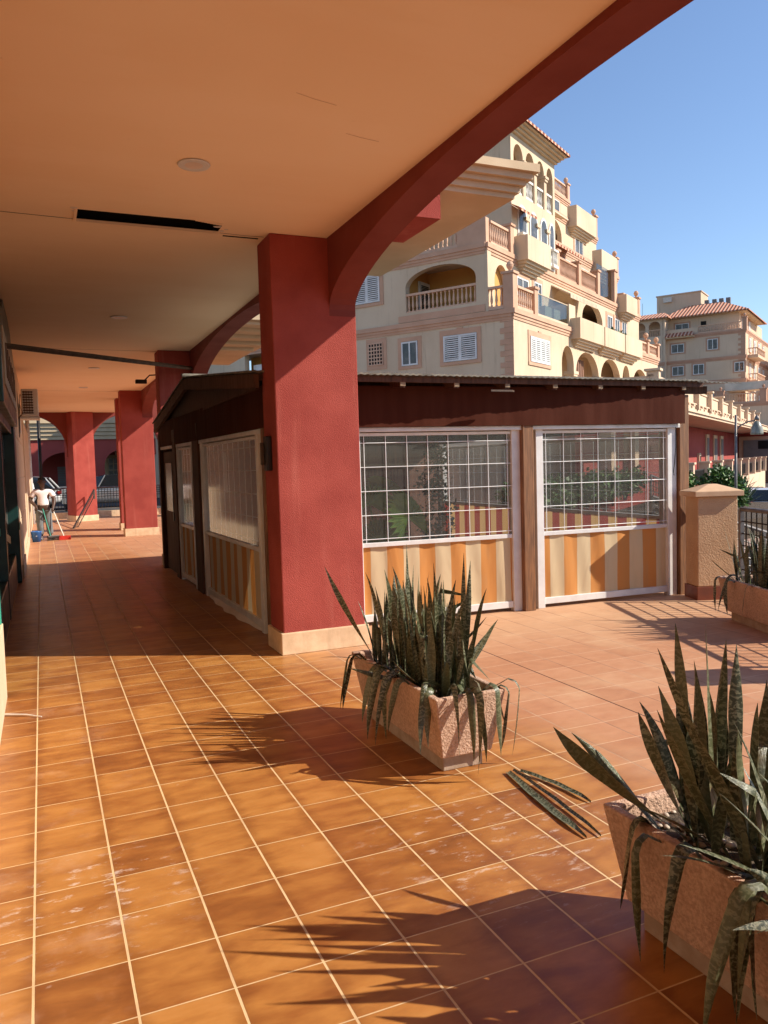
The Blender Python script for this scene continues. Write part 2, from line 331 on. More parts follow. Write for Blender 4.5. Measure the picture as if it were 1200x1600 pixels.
# ------------------------------------------------------------------ mesh helpers
class MB:
    def __init__(s): s.v = []; s.f = []; s.uv = None; s.mi = []; s.cur = 0
    def add(s, vs, fs, uvs=None):
        o = len(s.v); s.v += [tuple(p) for p in vs]
        for f in fs: s.f.append(tuple(i + o for i in f)); s.mi.append(s.cur)
        if uvs is not None:
            if s.uv is None: s.uv = {}
            for i, q in enumerate(uvs): s.uv[o + i] = q
        return s
    def box(s, x0, x1, y0, y1, z0, z1, M4=None):
        if x0 > x1: x0, x1 = x1, x0
        if y0 > y1: y0, y1 = y1, y0
        vs = [(x0, y0, z0), (x1, y0, z0), (x1, y1, z0), (x0, y1, z0), (x0, y0, z1), (x1, y0, z1), (x1, y1, z1), (x0, y1, z1)]
        if M4 is not None: vs = [tuple(M4 @ Vector(p)) for p in vs]
        return s.add(vs, [(0, 3, 2, 1), (4, 5, 6, 7), (0, 1, 5, 4), (1, 2, 6, 5), (2, 3, 7, 6), (3, 0, 4, 7)])
    def frustum(s, r0, z0, r1, z1):
        (a0, b0, c0, d0), (a1, b1, c1, d1) = r0, r1
        vs = [(a0, c0, z0), (b0, c0, z0), (b0, d0, z0), (a0, d0, z0), (a1, c1, z1), (b1, c1, z1), (b1, d1, z1), (a1, d1, z1)]
        return s.add(vs, [(0, 3, 2, 1), (4, 5, 6, 7), (0, 1, 5, 4), (1, 2, 6, 5), (2, 3, 7, 6), (3, 0, 4, 7)])
    def prism(s, poly, fa, fb):
        """poly: list of 2D points; fa, fb map (p,q)->xyz for the two caps"""
        n = len(poly)
        vs = [fa(*p) for p in poly] + [fb(*p) for p in poly]
        fs = [tuple(range(n)), tuple(range(2 * n - 1, n - 1, -1))] + [(i, i + n, (i + 1) % n + n, (i + 1) % n) for i in range(n)]
        return s.add(vs, fs)
    def tube(s, pts, r, n=8, r1=None):
        pts = [Vector(p) for p in pts]; rings = []
        for i, p in enumerate(pts):
            d = (pts[min(i + 1, len(pts) - 1)] - pts[max(i - 1, 0)]).normalized()
            a = d.cross(Vector((0, 0, 1)))
            if a.length < .05: a = d.cross(Vector((1, 0, 0)))
            a.normalize(); b = d.cross(a)
            rr = r if r1 is None else r + (r1 - r) * i / (len(pts) - 1)
            rings.append([p + a * rr * cos(2 * pi * k / n) + b * rr * sin(2 * pi * k / n) for k in range(n)])
        vs = [q for ring in rings for q in ring]; fs = []
        for i in range(len(pts) - 1):
            for k in range(n):
                fs.append((i * n + k, i * n + (k + 1) % n, (i + 1) * n + (k + 1) % n, (i + 1) * n + k))
        fs.append(tuple(range(n - 1, -1, -1))); fs.append(tuple((len(pts) - 1) * n + k for k in range(n)))
        return s.add(vs, fs)
    def lathe(s, c, prof, n=12, M4=None):
        vs = []
        for r, z in prof:
            for k in range(n): vs.append((c[0] + r * cos(2 * pi * k / n), c[1] + r * sin(2 * pi * k / n), c[2] + z))
        if M4 is not None: vs = [tuple(M4 @ Vector(p)) for p in vs]
        fs = []
        for i in range(len(prof) - 1):
            for k in range(n):
                fs.append((i * n + k, i * n + (k + 1) % n, (i + 1) * n + (k + 1) % n, (i + 1) * n + k))
        fs.append(tuple(range(n - 1, -1, -1))); fs.append(tuple((len(prof) - 1) * n + k for k in range(n)))
        return s.add(vs, fs)
    def ball(s, c, r, n=8, sz=1, jit=0):
        prof = [(r * sin(pi * i / 6) if 0 < i < 6 else .002, -r * sz * cos(pi * i / 6)) for i in range(7)]
        return s.lathe(c, prof, n)
    def wall(s, u0, u1, z0, z1, v0, v1, ops=(), F=None, seg=12):
        """wall slab with real openings. ops: (a, b, zbottom, zspring, zapex). F maps (u,v,z)->xyz"""
        F = F or (lambda u, v, z: (u, v, z))
        def quad(a, b, c, d): s.add([F(*a), F(*b), F(*c), F(*d)], [(0, 1, 2, 3)])
        def blk(a, b, za, zb):
            for v in (v0, v1): quad((a, v, za), (b, v, za), (b, v, zb), (a, v, zb))
        ops = sorted(ops); cur = u0
        for (a, b, zb, zs, za) in ops:
            if a > cur: blk(cur, a, z0, z1)
            if zb > z0: blk(a, b, z0, zb); quad((a, v0, zb), (b, v0, zb), (b, v1, zb), (a, v1, zb))
            ns = seg if za > zs + .01 else 1
            crv = []
            for i in range(ns + 1):
                u = a + (b - a) * (1 - cos(pi * i / ns)) / 2 if ns > 1 else a + (b - a) * i
                t = (u - (a + b) / 2) / ((b - a) / 2)
                crv.append((u, zs + (za - zs) * sqrt(max(0, 1 - t * t)) if ns > 1 else za))
            for (p, q), (p2, q2) in zip(crv, crv[1:]):
                for v in (v0, v1): quad((p, v, q), (p2, v, q2), (p2, v, z1), (p, v, z1))
                quad((p, v0, q), (p2, v0, q2), (p2, v1, q2), (p, v1, q))
            zz = zs if ns > 1 else za
            for u in (a, b): quad((u, v0, zb), (u, v1, zb), (u, v1, zz), (u, v0, zz))
            cur = b
        if cur < u1: blk(cur, u1, z0, z1)
        quad((u0, v0, z1), (u1, v0, z1), (u1, v1, z1), (u0, v1, z1)); c_ = u0
        for (a, b, zb, zs, za) in ops:
            if zb <= z0 + 1e-6:
                if a > c_: quad((c_, v0, z0), (a, v0, z0), (a, v1, z0), (c_, v1, z0))
                c_ = b
        if c_ < u1: quad((c_, v0, z0), (u1, v0, z0), (u1, v1, z0), (c_, v1, z0))
        for u in (u0, u1): quad((u, v0, z0), (u, v1, z0), (u, v1, z1), (u, v0, z1))
        return s
    def build(s, name, m, parent=None, smooth=False, bevel=0, loc=None, rot=None, label=None, weld=False):
        me = bpy.data.meshes.new(name); me.from_pydata(s.v, [], s.f)
        ms = m if isinstance(m, (list, tuple)) else [m]
        for x in ms: me.materials.append(x)
        if len(ms) > 1:
            for p, i in zip(me.polygons, s.mi): p.material_index = i
        if s.uv is not None:
            l = me.uv_layers.new(name='UVMap')
            for lp in me.loops: l.data[lp.index].uv = s.uv.get(lp.vertex_index, (0, 0))
        me.update()
        if smooth:
            for p in me.polygons: p.use_smooth = True
        o = bpy.data.objects.new(name, me); COL.objects.link(o)
        if parent: o.parent = parent
        if loc: o.location = loc
        if rot is not None: o.rotation_euler = (0, 0, rot)
        if bevel:
            b = o.modifiers.new('bevel', 'BEVEL'); b.width = bevel; b.segments = 2; b.limit_method = 'ANGLE'
        if label: o['label'] = label
        return o
def fixnormals(o):
    import bmesh
    bm = bmesh.new(); bm.from_mesh(o.data); bmesh.ops.remove_doubles(bm, verts=bm.verts, dist=1e-4)
    bmesh.ops.recalc_face_normals(bm, faces=bm.faces); bm.to_mesh(o.data); bm.free(); return o
def thing(name, label, cat, loc=(0, 0, 0), rot=0, group=None):
    o = bpy.data.objects.new(name, None); COL.objects.link(o)
    o.location = loc; o.rotation_euler = (0, 0, rot); o.empty_display_size = .2
    o['label'] = label; o['category'] = cat
    if group: o['group'] = group
    return o
def tag(o, label, cat, group=None):
    o['label'] = label; o['category'] = cat
    if group: o['group'] = group
    return o
def struct(o, kind='structure'):
    o['kind'] = kind; return o
def copy_tree(o, loc=None, rot=None, label=None, parent=None):
    c = o.copy(); COL.objects.link(c)
    if parent is not None: c.parent = parent
    if loc is not None: c.location = loc
    if rot is not None: c.rotation_euler = (0, 0, rot)
    if label: c['label'] = label
    for ch in list(o.children): copy_tree(ch, parent=c)
    return c
def swapxy(u, v, z): return (v, u, z)

SUN_AZ = radians(118.7); SUN_EL = radians(35)

# ------------------------------------------------------------------ setting
EDX, EDY = .334, .943        # direction of the terrace edge
def edge(t, off=0): return (7.98 - EDX * t + EDY * off, 7.3 - EDY * t - EDX * off)
m = MB(); e0 = edge(16, .45); e1 = edge(-.6, .45)
poly = [(-6, -9), (e0[0], -9), e0, e1, (8.5, 33.6), (-6, 33.6)]
m.prism(poly, lambda p, q: (p, q, 0), lambda p, q: (p, q, -.12))
struct(m.build('terrace_floor', M['floor']))
m = MB(); m.prism(poly, lambda p, q: (p * .999 + .01, q * .999, -.125), lambda p, q: (p * .999 + .01, q * .999, -2.2))
struct(m.build('terrace_base', M['terr']))
m = MB(); m.box(-1500, 2500, -900, 2500, -1.7, -1.45)
struct(m.build('ground', M['asphalt']))
m = MB(); m.prism([(22, 16), (62, 48), (60, 52), (18, 22)], lambda p, q: (p, q, -1.44), lambda p, q: (p, q, -1.35))
struct(m.build('pavement', M['paving']))
m = MB(); m.box(-40, 13, 33.9, 47.0, -1.6, .2)
struct(m.build('upper_road', M['asphalt']))
m = MB(); m.box(-6, 8.5, 33.6, 33.9, -1.5, .24)
struct(m.build('kerb', M['plinth']))

# ------------------------------------------------------------------ arcade building
arc = thing('arcade_building', 'red and cream shopping arcade with wide columns, arched beams and an orange ceiling', 'building')
CX0, CX1, BX0 = 2.09, 2.95, 2.67
PER = 7.77; CY = [7.36 - 2 * PER, 7.36 - PER, 7.36, 7.36 + PER, 7.36 + 2 * PER]
def column(x0, x1, y0, y1, zt=4.05, zspr=3.35, label=None):
    c = MB().box(x0, x1, y0, y1, .2, zt).build('column', M['red'], arc, bevel=.012, label=label)
    b = MB().box(x0 - .03, x1 + .03, y0 - .03, y1 + .03, 0.0, .215)
    b.build('plinth', M['plinth'], c, bevel=.008)
    return c
for i, y in enumerate(CY): column(CX0, CX1, y, y + .46)
column(2.20, 3.05, 25.4, 25.92)
c_ = MB().box(-.40, .40, -.40, .40, .2, 4.05).build('column', M['red'], arc, loc=(1.36, 31.6, 0), rot=radians(20)); MB().box(-.43, .43, -.43, .43, 0, .215).build('plinth', M['plinth'], c_)
# arched beams between the columns (one per bay)
ends = [(CY[0] + .46, CY[1]), (CY[1] + .46, CY[2]), (CY[2] + .46, CY[3]), (CY[3] + .46, CY[4]), (CY[4] + .46, 25.4)]
for a, b in ends:
    w = MB(); ap = 4.0 if b - a > 4 else 3.8
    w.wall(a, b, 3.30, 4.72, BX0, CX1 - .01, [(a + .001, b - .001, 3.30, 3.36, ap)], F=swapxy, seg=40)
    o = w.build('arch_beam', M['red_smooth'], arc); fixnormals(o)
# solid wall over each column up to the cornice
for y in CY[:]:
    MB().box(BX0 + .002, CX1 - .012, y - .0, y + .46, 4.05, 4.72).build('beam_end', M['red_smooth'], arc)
# end arches across the arcade
w = MB(); w.wall(-1.6, 8.4, 2.4, 5.0, 31.55, 32.0, [(-1.6, .921, 2.4, 2.65, 3.95), (1.779, 4.3, 2.4, 2.65, 3.98), (5.1, 8.2, 2.4, 2.65, 3.98)], seg=30)
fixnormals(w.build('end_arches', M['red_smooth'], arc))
MB().box(4.3, 5.1, 31.55, 32.2, .2, 2.4).build('column', M['red'], arc)
# ceiling with an open slot where a strip of board has come away
hx0, hx1, hy0, hy1 = .38, 1.63, 7.20, 7.50
c = MB()
XL, YB, YE = -6.2, -9, 31.55
for (a, b, p, q) in ((XL, hx0, YB, YE), (hx1, BX0, YB, YE), (hx0, hx1, YB, hy0), (hx0, hx1, hy1, YE)):
    c.add([(a, p, 4.05), (b, p, 4.05), (b, q, 4.05), (a, q, 4.05)], [(0, 1, 2, 3)])
c.add([(XL, YB, 4.45), (BX0, YB, 4.45), (BX0, YE, 4.45), (XL, YE, 4.45)], [(0, 1, 2, 3)])
c.build('ceiling', M['peach'], arc)
sl = MB().box(hx0 - .1, hx1 + .1, hy0 - .1, hy1 + .1, 4.054, 4.3)
sl.f = [f for k, f in enumerate(sl.f) if k != 0]; sl.mi = sl.mi[:len(sl.f)]
sl.build('ceiling_void', M['dark'], arc)
c = MB()   # broken rim, chipped corner pieces and the joint line
c.box(hx0 - .012, hx0 + .012, hy0 - .02, hy1 + .03, 4.035, 4.06)
c.box(hx0 - .01, hx1 + .02, hy1 - .004, hy1 + .012, 4.036, 4.06)
for i in range(9):
    x = hx1 - .02 - i * .028; d = .075 * (1 - i / 9.)
    c.box(x - .014, x + .016, hy0 - .012, hy0 - .01 + d, 4.043, 4.056)
c.build('slot_rim', M['peach'], arc)
for (cx_, cy_, r_) in ((.36, 7.17, .035), (.37, 7.25, .022), (1.60, 7.32, .04), (1.66, 7.44, .028), (1.69, 7.38, .02)):
    rr = random.Random(int(cx_ * 100)); MB().prism([(cx_ + r_ * rr.uniform(.6, 1.3) * cos(k * pi / 4), cy_ + .7 * r_ * rr.uniform(.6, 1.3) * sin(k * pi / 4)) for k in range(8)], lambda p, q: (p, q, 4.0495), lambda p, q: (p, q, 4.046)).build('plaster_chip', M['downlight'], arc)
def crack(pts, w):
    c = MB()
    n = len(pts)
    for (a, b) in zip(pts, pts[1:]): c.prism([(a[0], a[1]), (b[0], b[1]), (b[0], b[1] + w), (a[0], a[1] + w)], lambda p, q: (p, q, 4.0485), lambda p, q: (p, q, 4.047))
    c.build('ceiling_joint', M['bar'] if w > .0045 else M['crack'], arc)
crack([(-6.2, 7.42), (-2, 7.43), (-.38, 7.44), (.37, 7.475)], .007)
crack([(1.65, 7.50), (1.9, 7.52), (2.08, 7.51)], .005)
crack([(1.50, 4.58), (1.62, 4.62), (1.78, 4.655)], .0018); crack([(1.98, 5.02), (2.1, 5.05), (2.24, 5.07)], .0018)
for y in (15.3, 23.2): crack([(-6, y), (2.08, y)], .006)
MB().box(1.7, 2.04, 7.57, 7.592, 4.044, 4.0485).build('board_edge', M['dark'], arc)
# roof slab and parapet of the arcade
MB().box(XL, BX0 - .01, YB, YE, 4.46, 4.75).build('roof_slab', M['cornice'], arc)
# cream canopies with stepped mouldings, one over each column, each on a red bracket block
def canopy(yc):
    p = MB()
    z0 = 4.20
    steps = [(0, 4.20, 4.245), (.035, 4.245, 4.30), (.075, 4.30, 4.345), (.12, 4.345, 4.40), (.165, 4.40, 4.47)]
    y0, y1, x1 = yc - 1.56, yc + 1.52, 4.06
    for k, (d, a, b) in enumerate(steps):
        p.box(CX1 - .011, x1 + d, y0 - d, y1 + d, a, b)
    o = p.build('cornice_canopy', M['cornice'], arc)
    MB().box(CX1 - .012, 3.3, y0 + .002, y0 + .78, 3.95, 4.199).build('bracket_block', M['red'], arc)
    MB().box(CX1 - .012, 3.3, y1 - .78, y1 - .002, 3.95, 4.199).build('bracket_block', M['red'], arc)
for y in (CY[1], CY[2], CY[4]): canopy(y + .38)
p = MB()
for k in range(5): p.box(CX1 - .011, 4.10 + .10 * k, 15.9 - .38 * k, 18.2, 4.2 + .065 * k, 4.2 + .065 * (k + 1) - .001 * (k < 4))
p.build('cornice_canopy', M['cornice'], arc)
p = MB(); p.box(CX1 - .011, 4.7, 14.25, 18.2, 4.526, 6.0); p.box(CX1 - .005, 4.45, 14.22, 14.249, 4.7, 5.8); p.build('upper_parapet', M['cornice'], arc)
# rear shop wall (left of the walkway)
sw = MB(); sw.wall(-9, 31.5, 0, 4.05, -.75, -.62, [], F=swapxy)
sw.build('shop_wall', M['wallcream'], arc)
p = MB()
for k in range(5):   # rusticated cream pier lit through the arches
    p.box(-.70, -.385, 15.35, 22.0, .25 + k * .76, .25 + (k + 1) * .76 - .018)
p.box(-.70, -.40, 15.36, 21.99, 0, 4.05)
p.box(-.70, -.36, 15.33, 22.02, 0, .22)
p.build('pier', M['wallcream'], arc, bevel=.006)
p = MB().box(-.70, -.375, 4.2, 7.10, 0, 4.05).box(-.70, -.35, 4.18, 7.13, 0, .62); p.build('pier', M['wallcream'], arc, bevel=.006)
MB().box(-.72, -.36, 22.05, 31.5, 0, 3.2).build('lower_wall', M['wallcream'], arc)

# shopfront with teal frame
sh = thing('shopfront', 'dark teal framed shopfront with a cream sign board set in the arcade wall', 'shopfront')
f = MB(); f.box(-.60, -.385, 14.55, 15.3, 0, 3.95); f.box(-.60, -.42, 7.12, 7.32, 0, 3.2); f.box(-.60, -.44, 10.9, 11.05, 0, 2.6); f.box(-.6, -.42, 7.32, 14.55, 2.5, 2.62); f.box(-.6, -.45, 7.32, 14.55, 0, .5)
f.build('frame', M['teal'], sh, bevel=.01)
f = MB()   # sign board with an arched head
prof = [(9.4, 2.62), (14.6, 2.62), (14.6, 3.62), (14.2, 3.75), (13.6, 3.8), (13.3, 3.95), (12.2, 4.02), (10.8, 3.98), (10.4, 3.8), (9.8, 3.72), (9.4, 3.5)]
f.prism(prof, lambda y, z: (-.60, y, z), lambda y, z: (-.325, y, z)); f.build('sign_surround', M['teal'], sh, bevel=.01)
sg = MB().box(-.324, -.312, 9.8, 14.2, 2.85, 3.5).build('sign_board', M['sign'], sh)
for i, y in enumerate((10.3, 10.9, 11.5, 12.1, 12.7, 13.3)):
    lt = MB(); lt.box(-.311, -.300, y, y + .08, 2.97, 3.38); lt.box(-.311, -.301, y + .08, y + .3, 3.30 - .16 * (i % 2), 3.37 - .16 * (i % 2)); lt.box(-.311, -.302, y + .3, y + .36, 2.97, 3.3); lt.build('letter', M['signletter'], sg)
MB().box(-.58, -.55, 7.33, 14.54, .5, 2.5).build('window', M['glassdark'], sh)
b = MB(); b.box(-.384, -.372, 14.5, 14.60, .9, 1.02)
b.prism([(7.6, 1.45), (8.2, 1.45), (13.9, .84), (13.9, .72)], lambda y, z: (-.52, y, z), lambda y, z: (-.50, y, z)); b.build('trim_strip', M['tealbright'], sh)
MB().box(-.374, -.36, 7.06, 7.135, .0, 3.6).build('edge_strip', M['tealbright'], sh)

# ceiling downlights
for k, (x, y, txt) in enumerate([(1.13, 5.89, 'round white downlight in the ceiling, nearest one, before the open slot'), (1.14, 12.0, 'round downlight in the ceiling just behind the open slot'),
                    (1.15, 18.0, 'small round downlight in the bright stretch of ceiling behind the dark bar'), (1.13, 22.2, 'farthest small round downlight, over the sweeping man')]):
    if k == 0:
        t0 = thing('ceiling_light', txt, 'ceiling light', (x, y, 4.05), 0, 'downlights along the arcade ceiling')
        MB().lathe((0, 0, 0), [(.105, -.001), (.118, -.006), (.112, -.014), (.098, -.012)], 40).build('rim', M['white'], t0, smooth=True)
        MB().lathe((0, 0, 0), [(.097, -.002), (.096, -.010), (.05, -.013), (.002, -.014)], 40).build('diffuser', M['downlight'], t0, smooth=True)
    else: copy_tree(t0, (x, y, 4.05), label=txt)
o = MB().lathe((1.5, 16.5, 4.05), [(.04, 0), (.05, -.02), (.03, -.045), (.002, -.05)], 20).build('smoke_detector', M['white'], smooth=True)
tag(o, 'tiny round smoke detector on the ceiling near the second column', 'smoke detector')

# steel bar across from shop wall to pavilion roof
b = MB().tube([(-.6, 10.35, 3.38), (2.66, 14.9, 3.70)], .035, 4); tag(b.build('steel_bar', M['bar']), 'long thin brown steel bar running under the ceiling to the second column', 'bar')

# air conditioner on the cream pier
ac = thing('air_conditioner', 'beige wall mounted air conditioner outdoor unit high on the cream pier', 'air conditioner', (-.38, 18.3, 3.0))
MB().box(.07, .40, 0, .85, .05, .62).build('casing', M['acbody'], ac, bevel=.02)
g = MB()
for k in range(9): g.box(.10, .30, -.012, -.003, .10 + k * .055, .125 + k * .055)
for k in range(4): g.box(.12 + k * .05, .13 + k * .05, -.016, -.012, .1, .57)
g.build('grille', M['darkwood'], ac)
MB().box(.0, .42, .1, .75, .0, .045).box(0, .03, .1, .75, -.3, .3).build('bracket', M['acbody'], ac)
MB().tube([(.06, -.02, .5), (.03, -.03, .3), (.09, -.05, .1), (.02, -.02, .02), (0, 0, -.4)], .012, 6).build('hose', M['bar'], ac)

o = MB().tube([(-.37, 31.1, 3.9), (-.35, 31.1, 0)], .07, 12).build('downpipe', M['galv'], smooth=True); tag(o, 'pale vertical downpipe on the wall end behind the sweeping man', 'downpipe')
o = MB().tube([(0.0, 33.3, 4.2), (-.02, 33.3, .0)], .06, 12).build('steel_post', M['steel'], smooth=True); tag(o, 'tall grey post standing behind the sweeping man at the arcade end', 'post')

# wall speaker on first column
sp = thing('wall_box', 'small black box with a slotted bracket on the side of the nearest red column', 'junction box', (2.088, 7.53, 1.80))
MB().box(-.055, 0, -.0, .12, 0, .34).build('body', M['steel'], sp, bevel=.008)
MB().box(-.075, -.02, .12, .17, .06, .28).build('bracket', M['bar'], sp)
cm = thing('security_camera', 'small dark security camera under the ceiling beside the second column', 'camera', (2.0, 16.5, 3.62))
MB().box(-.18, .04, -.05, .05, -.05, .03).build('body', M['steel'], cm, bevel=.01)
MB().tube([(.0, 0, .02), (.1, 0, .12), (.35, 0, .14)], .015, 6).build('arm', M['steel'], cm)

# ------------------------------------------------------------------ person sweeping
def skin_figure(name, m, parent, verts, edges, radii, sub=2):
    me = bpy.data.meshes.new(name); me.from_pydata(verts, edges, []); me.materials.append(m)
    o = bpy.data.objects.new(name, me); COL.objects.link(o); o.parent = parent
    sk = o.modifiers.new('skin', 'SKIN'); sk.use_smooth_shade = True
    for i, r in enumerate(radii):
        r = r if isinstance(r, tuple) else (r, r)
        me.skin_vertices[0].data[i].radius = r
    me.skin_vertices[0].data[0].use_root = True
    s2 = o.modifiers.new('sub', 'SUBSURF'); s2.levels = sub; s2.render_levels = sub
    return o
per = thing('person', 'dark skinned man in white t-shirt and grey jeans sweeping the arcade floor', 'person', (.01, 23.55, 0), radians(-8)); per.scale = (1.08, 1.08, 1.0)
B = {}
def J(k, x, y, z, r): B[k] = ((x, y, z), r)
J('pelvis', 0, 0, .86, .12); J('waist', 0, -.01, 1.0, .115); J('chest', .0, -.02, 1.2, .135); J('neck0', 0, -.02, 1.37, .07); J('neck', 0, -.035, 1.45, .055)
J('head0', 0, -.06, 1.52, .075); J('head1', 0, -.07, 1.60, .094); J('head2', 0, -.06, 1.675, .072)
J('shL', -.19, -.02, 1.33, .062); J('elL', -.31, .0, 1.10, .052); J('wrL', -.15, -.16, .93, .036)
J('shR', .19, -.02, 1.33, .062); J('elR', .27, -.03, 1.08, .052); J('wrR', .25, -.17, .88, .03)
J('hiL', -.09, 0, .84, .09); J('knL', -.09, -.06, .46, .062); J('anL', -.08, .02, .09, .042); J('toL', -.09, -.16, .035, .035)
J('hiR', .09, 0, .84, .09); J('knR', .11, -.04, .46, .062); J('anR', .13, .03, .09, .042); J('toR', .17, -.15, .035, .035)
ed = [('pelvis', 'waist'), ('waist', 'chest'), ('chest', 'neck0'), ('neck0', 'neck'), ('neck', 'head0'), ('head0', 'head1'), ('head1', 'head2'), ('chest', 'shL'), ('shL', 'elL'), ('elL', 'wrL'), ('chest', 'shR'), ('shR', 'elR'), ('elR', 'wrR'),
      ('pelvis', 'hiL'), ('hiL', 'knL'), ('knL', 'anL'), ('anL', 'toL'), ('pelvis', 'hiR'), ('hiR', 'knR'), ('knR', 'anR'), ('anR', 'toR')]
# hands: palm, four fingers curled, thumb
for s_, sx in (('L', 1), ('R', -1)):
    wx, wy, wz = B['wr' + s_][0]
    J('pa' + s_, wx + .01 * sx, wy - .035, wz - .04, (.03, .016)); ed.append(('wr' + s_, 'pa' + s_))
    for q in range(4):
        J('f%da%s' % (q, s_), wx - .03 + .019 * q, wy - .055, wz - .085 + (.006 if q in (0, 3) else 0), .0095)
        J('f%db%s' % (q, s_), wx - .03 + .019 * q, wy - .03, wz - .115 + (.01 if q in (0, 3) else 0), .0085)
        J('f%dc%s' % (q, s_), wx - .03 + .019 * q, wy - .008, wz - .105, .0075)
        ed += [('pa' + s_, 'f%da%s' % (q, s_)), ('f%da%s' % (q, s_), 'f%db%s' % (q, s_)), ('f%db%s' % (q, s_), 'f%dc%s' % (q, s_))]
    J('tha' + s_, wx + .04 * sx, wy - .05, wz - .05, .011); J('thb' + s_, wx + .035 * sx, wy - .06, wz - .085, .009)
    ed += [('pa' + s_, 'tha' + s_), ('tha' + s_, 'thb' + s_)]
ks = list(B); ix = {k: i for i, k in enumerate(ks)}
skin_figure('body', M['skin'], per, [B[k][0] for k in ks], [(ix[a], ix[b]) for a, b in ed], [B[k][1] for k in ks])
v = [(0, 0, .90), (0, -.01, 1.02), (0, -.02, 1.2), (0, -.02, 1.33), (0, -.025, 1.39), (-.195, -.02, 1.325), (-.265, -.005, 1.17), (.195, -.02, 1.325), (.25, -.02, 1.17)]
skin_figure('t_shirt', M['shirt'], per, v, [(0, 1), (1, 2), (2, 3), (3, 4), (3, 5), (5, 6), (3, 7), (7, 8)], [(.165, .13), (.15, .12), (.165, .13), (.115, .10), .075, .082, .078, .082, .078])
v = [(0, 0, .92), (-.095, 0, .80), (-.095, -.055, .46), (-.085, .0, .12), (.095, 0, .80), (.115, -.035, .46), (.135, .01, .12)]
skin_figure('trousers', M['jeans'], per, v, [(0, 1), (1, 2), (2, 3), (0, 4), (4, 5), (5, 6)], [(.165, .13), (.11, .115), .088, .085, (.11, .115), .088, .085])
sh_ = MB()
for x, y in ((-.085, -.06), (.15, -.05)):
    sh_.box(x - .045, x + .045, y - .14, y + .1, .0, .03); sh_.ball((x, y - .08, .045), .05, 10, .7); sh_.ball((x, y + .03, .06), .05, 10, 1.1)
sh_.build('shoes', M['shoe'], per, smooth=True)
hh = MB(); hh.ball((0, -.05, 1.668), .098, 14, .62); hh.build('hair', M['hair'], per, smooth=True)
fc = MB(); fc.ball((0, -.168, 1.585), .016, 8); fc.ball((-.035, -.152, 1.612), .011, 8); fc.ball((.035, -.152, 1.612), .011, 8); fc.box(-.028, .028, -.163, -.150, 1.543, 1.552); fc.ball((-.092, -.06, 1.59), .022, 8); fc.ball((.092, -.06, 1.59), .022, 8)
fc.build('face', M['skin'], per, smooth=True)
br = thing('broom', 'long handled broom with dark bristles held by the sweeping man', 'broom', (.01, 23.25, 0))
MB().tube([(-.02, .15, .86), (.14, -.05, .12)], .012, 8).build('handle', M['tealbright'], br)
MB().box(-.16, .16, -.03, .03, .07, .13, Matrix.Translation((.2, -.1, 0)) @ Matrix.Rotation(.5, 4, 'Z')).build('head', M['steel'], br, bevel=.01)
bb = MB()
for i in range(26):
    bb.tube([(.06 + i * .011, -.16 + i * .005, .075), (.05 + i * .012, -.17 + i * .005, .0)], .006, 4)
bb.build('bristles', M['steel'], br)
dp = thing('dustpan', 'red dustpan with a long pale handle held by the sweeping man', 'dustpan', (.50, 23.2, 0))
MB().tube([(-.25, .2, .80), (-.02, .02, .10)], .014, 8).build('handle', M['handle'], dp)
d_ = MB().box(-.14, .16, -.16, .1, .004, .012).box(-.14, .16, .09, .1, .01, .1).box(-.14, -.13, -.1, .1, .01, .07).box(.15, .16, -.1, .1, .01, .07)
d_.build('pan', M['redpl'], dp, bevel=.004)
bk = thing('bucket', 'blue plastic bucket on the floor beside the sweeping man', 'bucket', (-.20, 22.95, 0))
MB().lathe((0, 0, 0), [(.10, 0), (.135, .26), (.142, .265), (.142, .285), (.13, .285), (.125, .25), (.09, .02)], 24).build('pail', M['bluepl'], bk, smooth=True)
MB().tube([(-.14, 0, .27), (-.1, -.05, .2), (0, -.13, .16), (.1, -.05, .2), (.14, 0, .27)], .006, 6).build('bail', M['galv'], bk)

# ------------------------------------------------------------------ railings
def railing(name, label, cat, p0, p1, h=1.0, z0=0, z1=None, postgap=1.5, base=0, rows=4, group=None, bar=.11, mat_=None, slope=False, r=.011, lattice=False, top=None):
    """root at p0, local x along the run"""
    dx, dy = p1[0] - p0[0], p1[1] - p0[1]; L = sqrt(dx * dx + dy * dy)
    z1 = z0 if z1 is None else z1
    t = thing(name, label, cat, (p0[0], p0[1], z0), atan2(dy, dx), group)
    dz = z1 - z0; mt = mat_ or M['steel']
    zz = lambda x: dz * x / L
    a = MB(); a.tube([(0, 0, h), (L, 0, h + dz)], .028, 8); a.tube([(0, 0, .10), (L, 0, .10 + dz)], .016, 6)
    a.build('top_rail', top or M['railgrey'], t)
    b = MB()
    nb = int(L / bar)
    for i in range(1, nb):
        x = L * i / nb; b.tube([(x, 0, .10 + zz(x)), (x, 0, h + zz(x))], r, 5)
    for k in range(rows):
        zk = (h - .09 - k * .09) if not lattice else (.1 + (h - .1) * (k + 1) / (rows + 1))
        b.tube([(0, 0, zk), (L, 0, zk + dz)], r, 5)
    b.build('bars', mt, t)
    npst = max(1, round(L / postgap))
    for i in range(npst + 1):
        x = L * i / npst
        MB().box(x - .025, x + .025, -.025, .025, 0 + zz(x), h + zz(x) + .0).build('post', M['railgrey'], t)
    return t
railing('railing', 'black barred railing behind the sweeping man', 'railing', (-2.0, 33.75), (1.0, 33.75), .95, .24, group='railings at the end of the arcade', postgap=1.6)
railing('railing', 'black barred railing between the two far red columns', 'railing', (1.75, 33.75), (4.6, 33.75), .95, .24, group='railings at the end of the arcade', postgap=1.55)
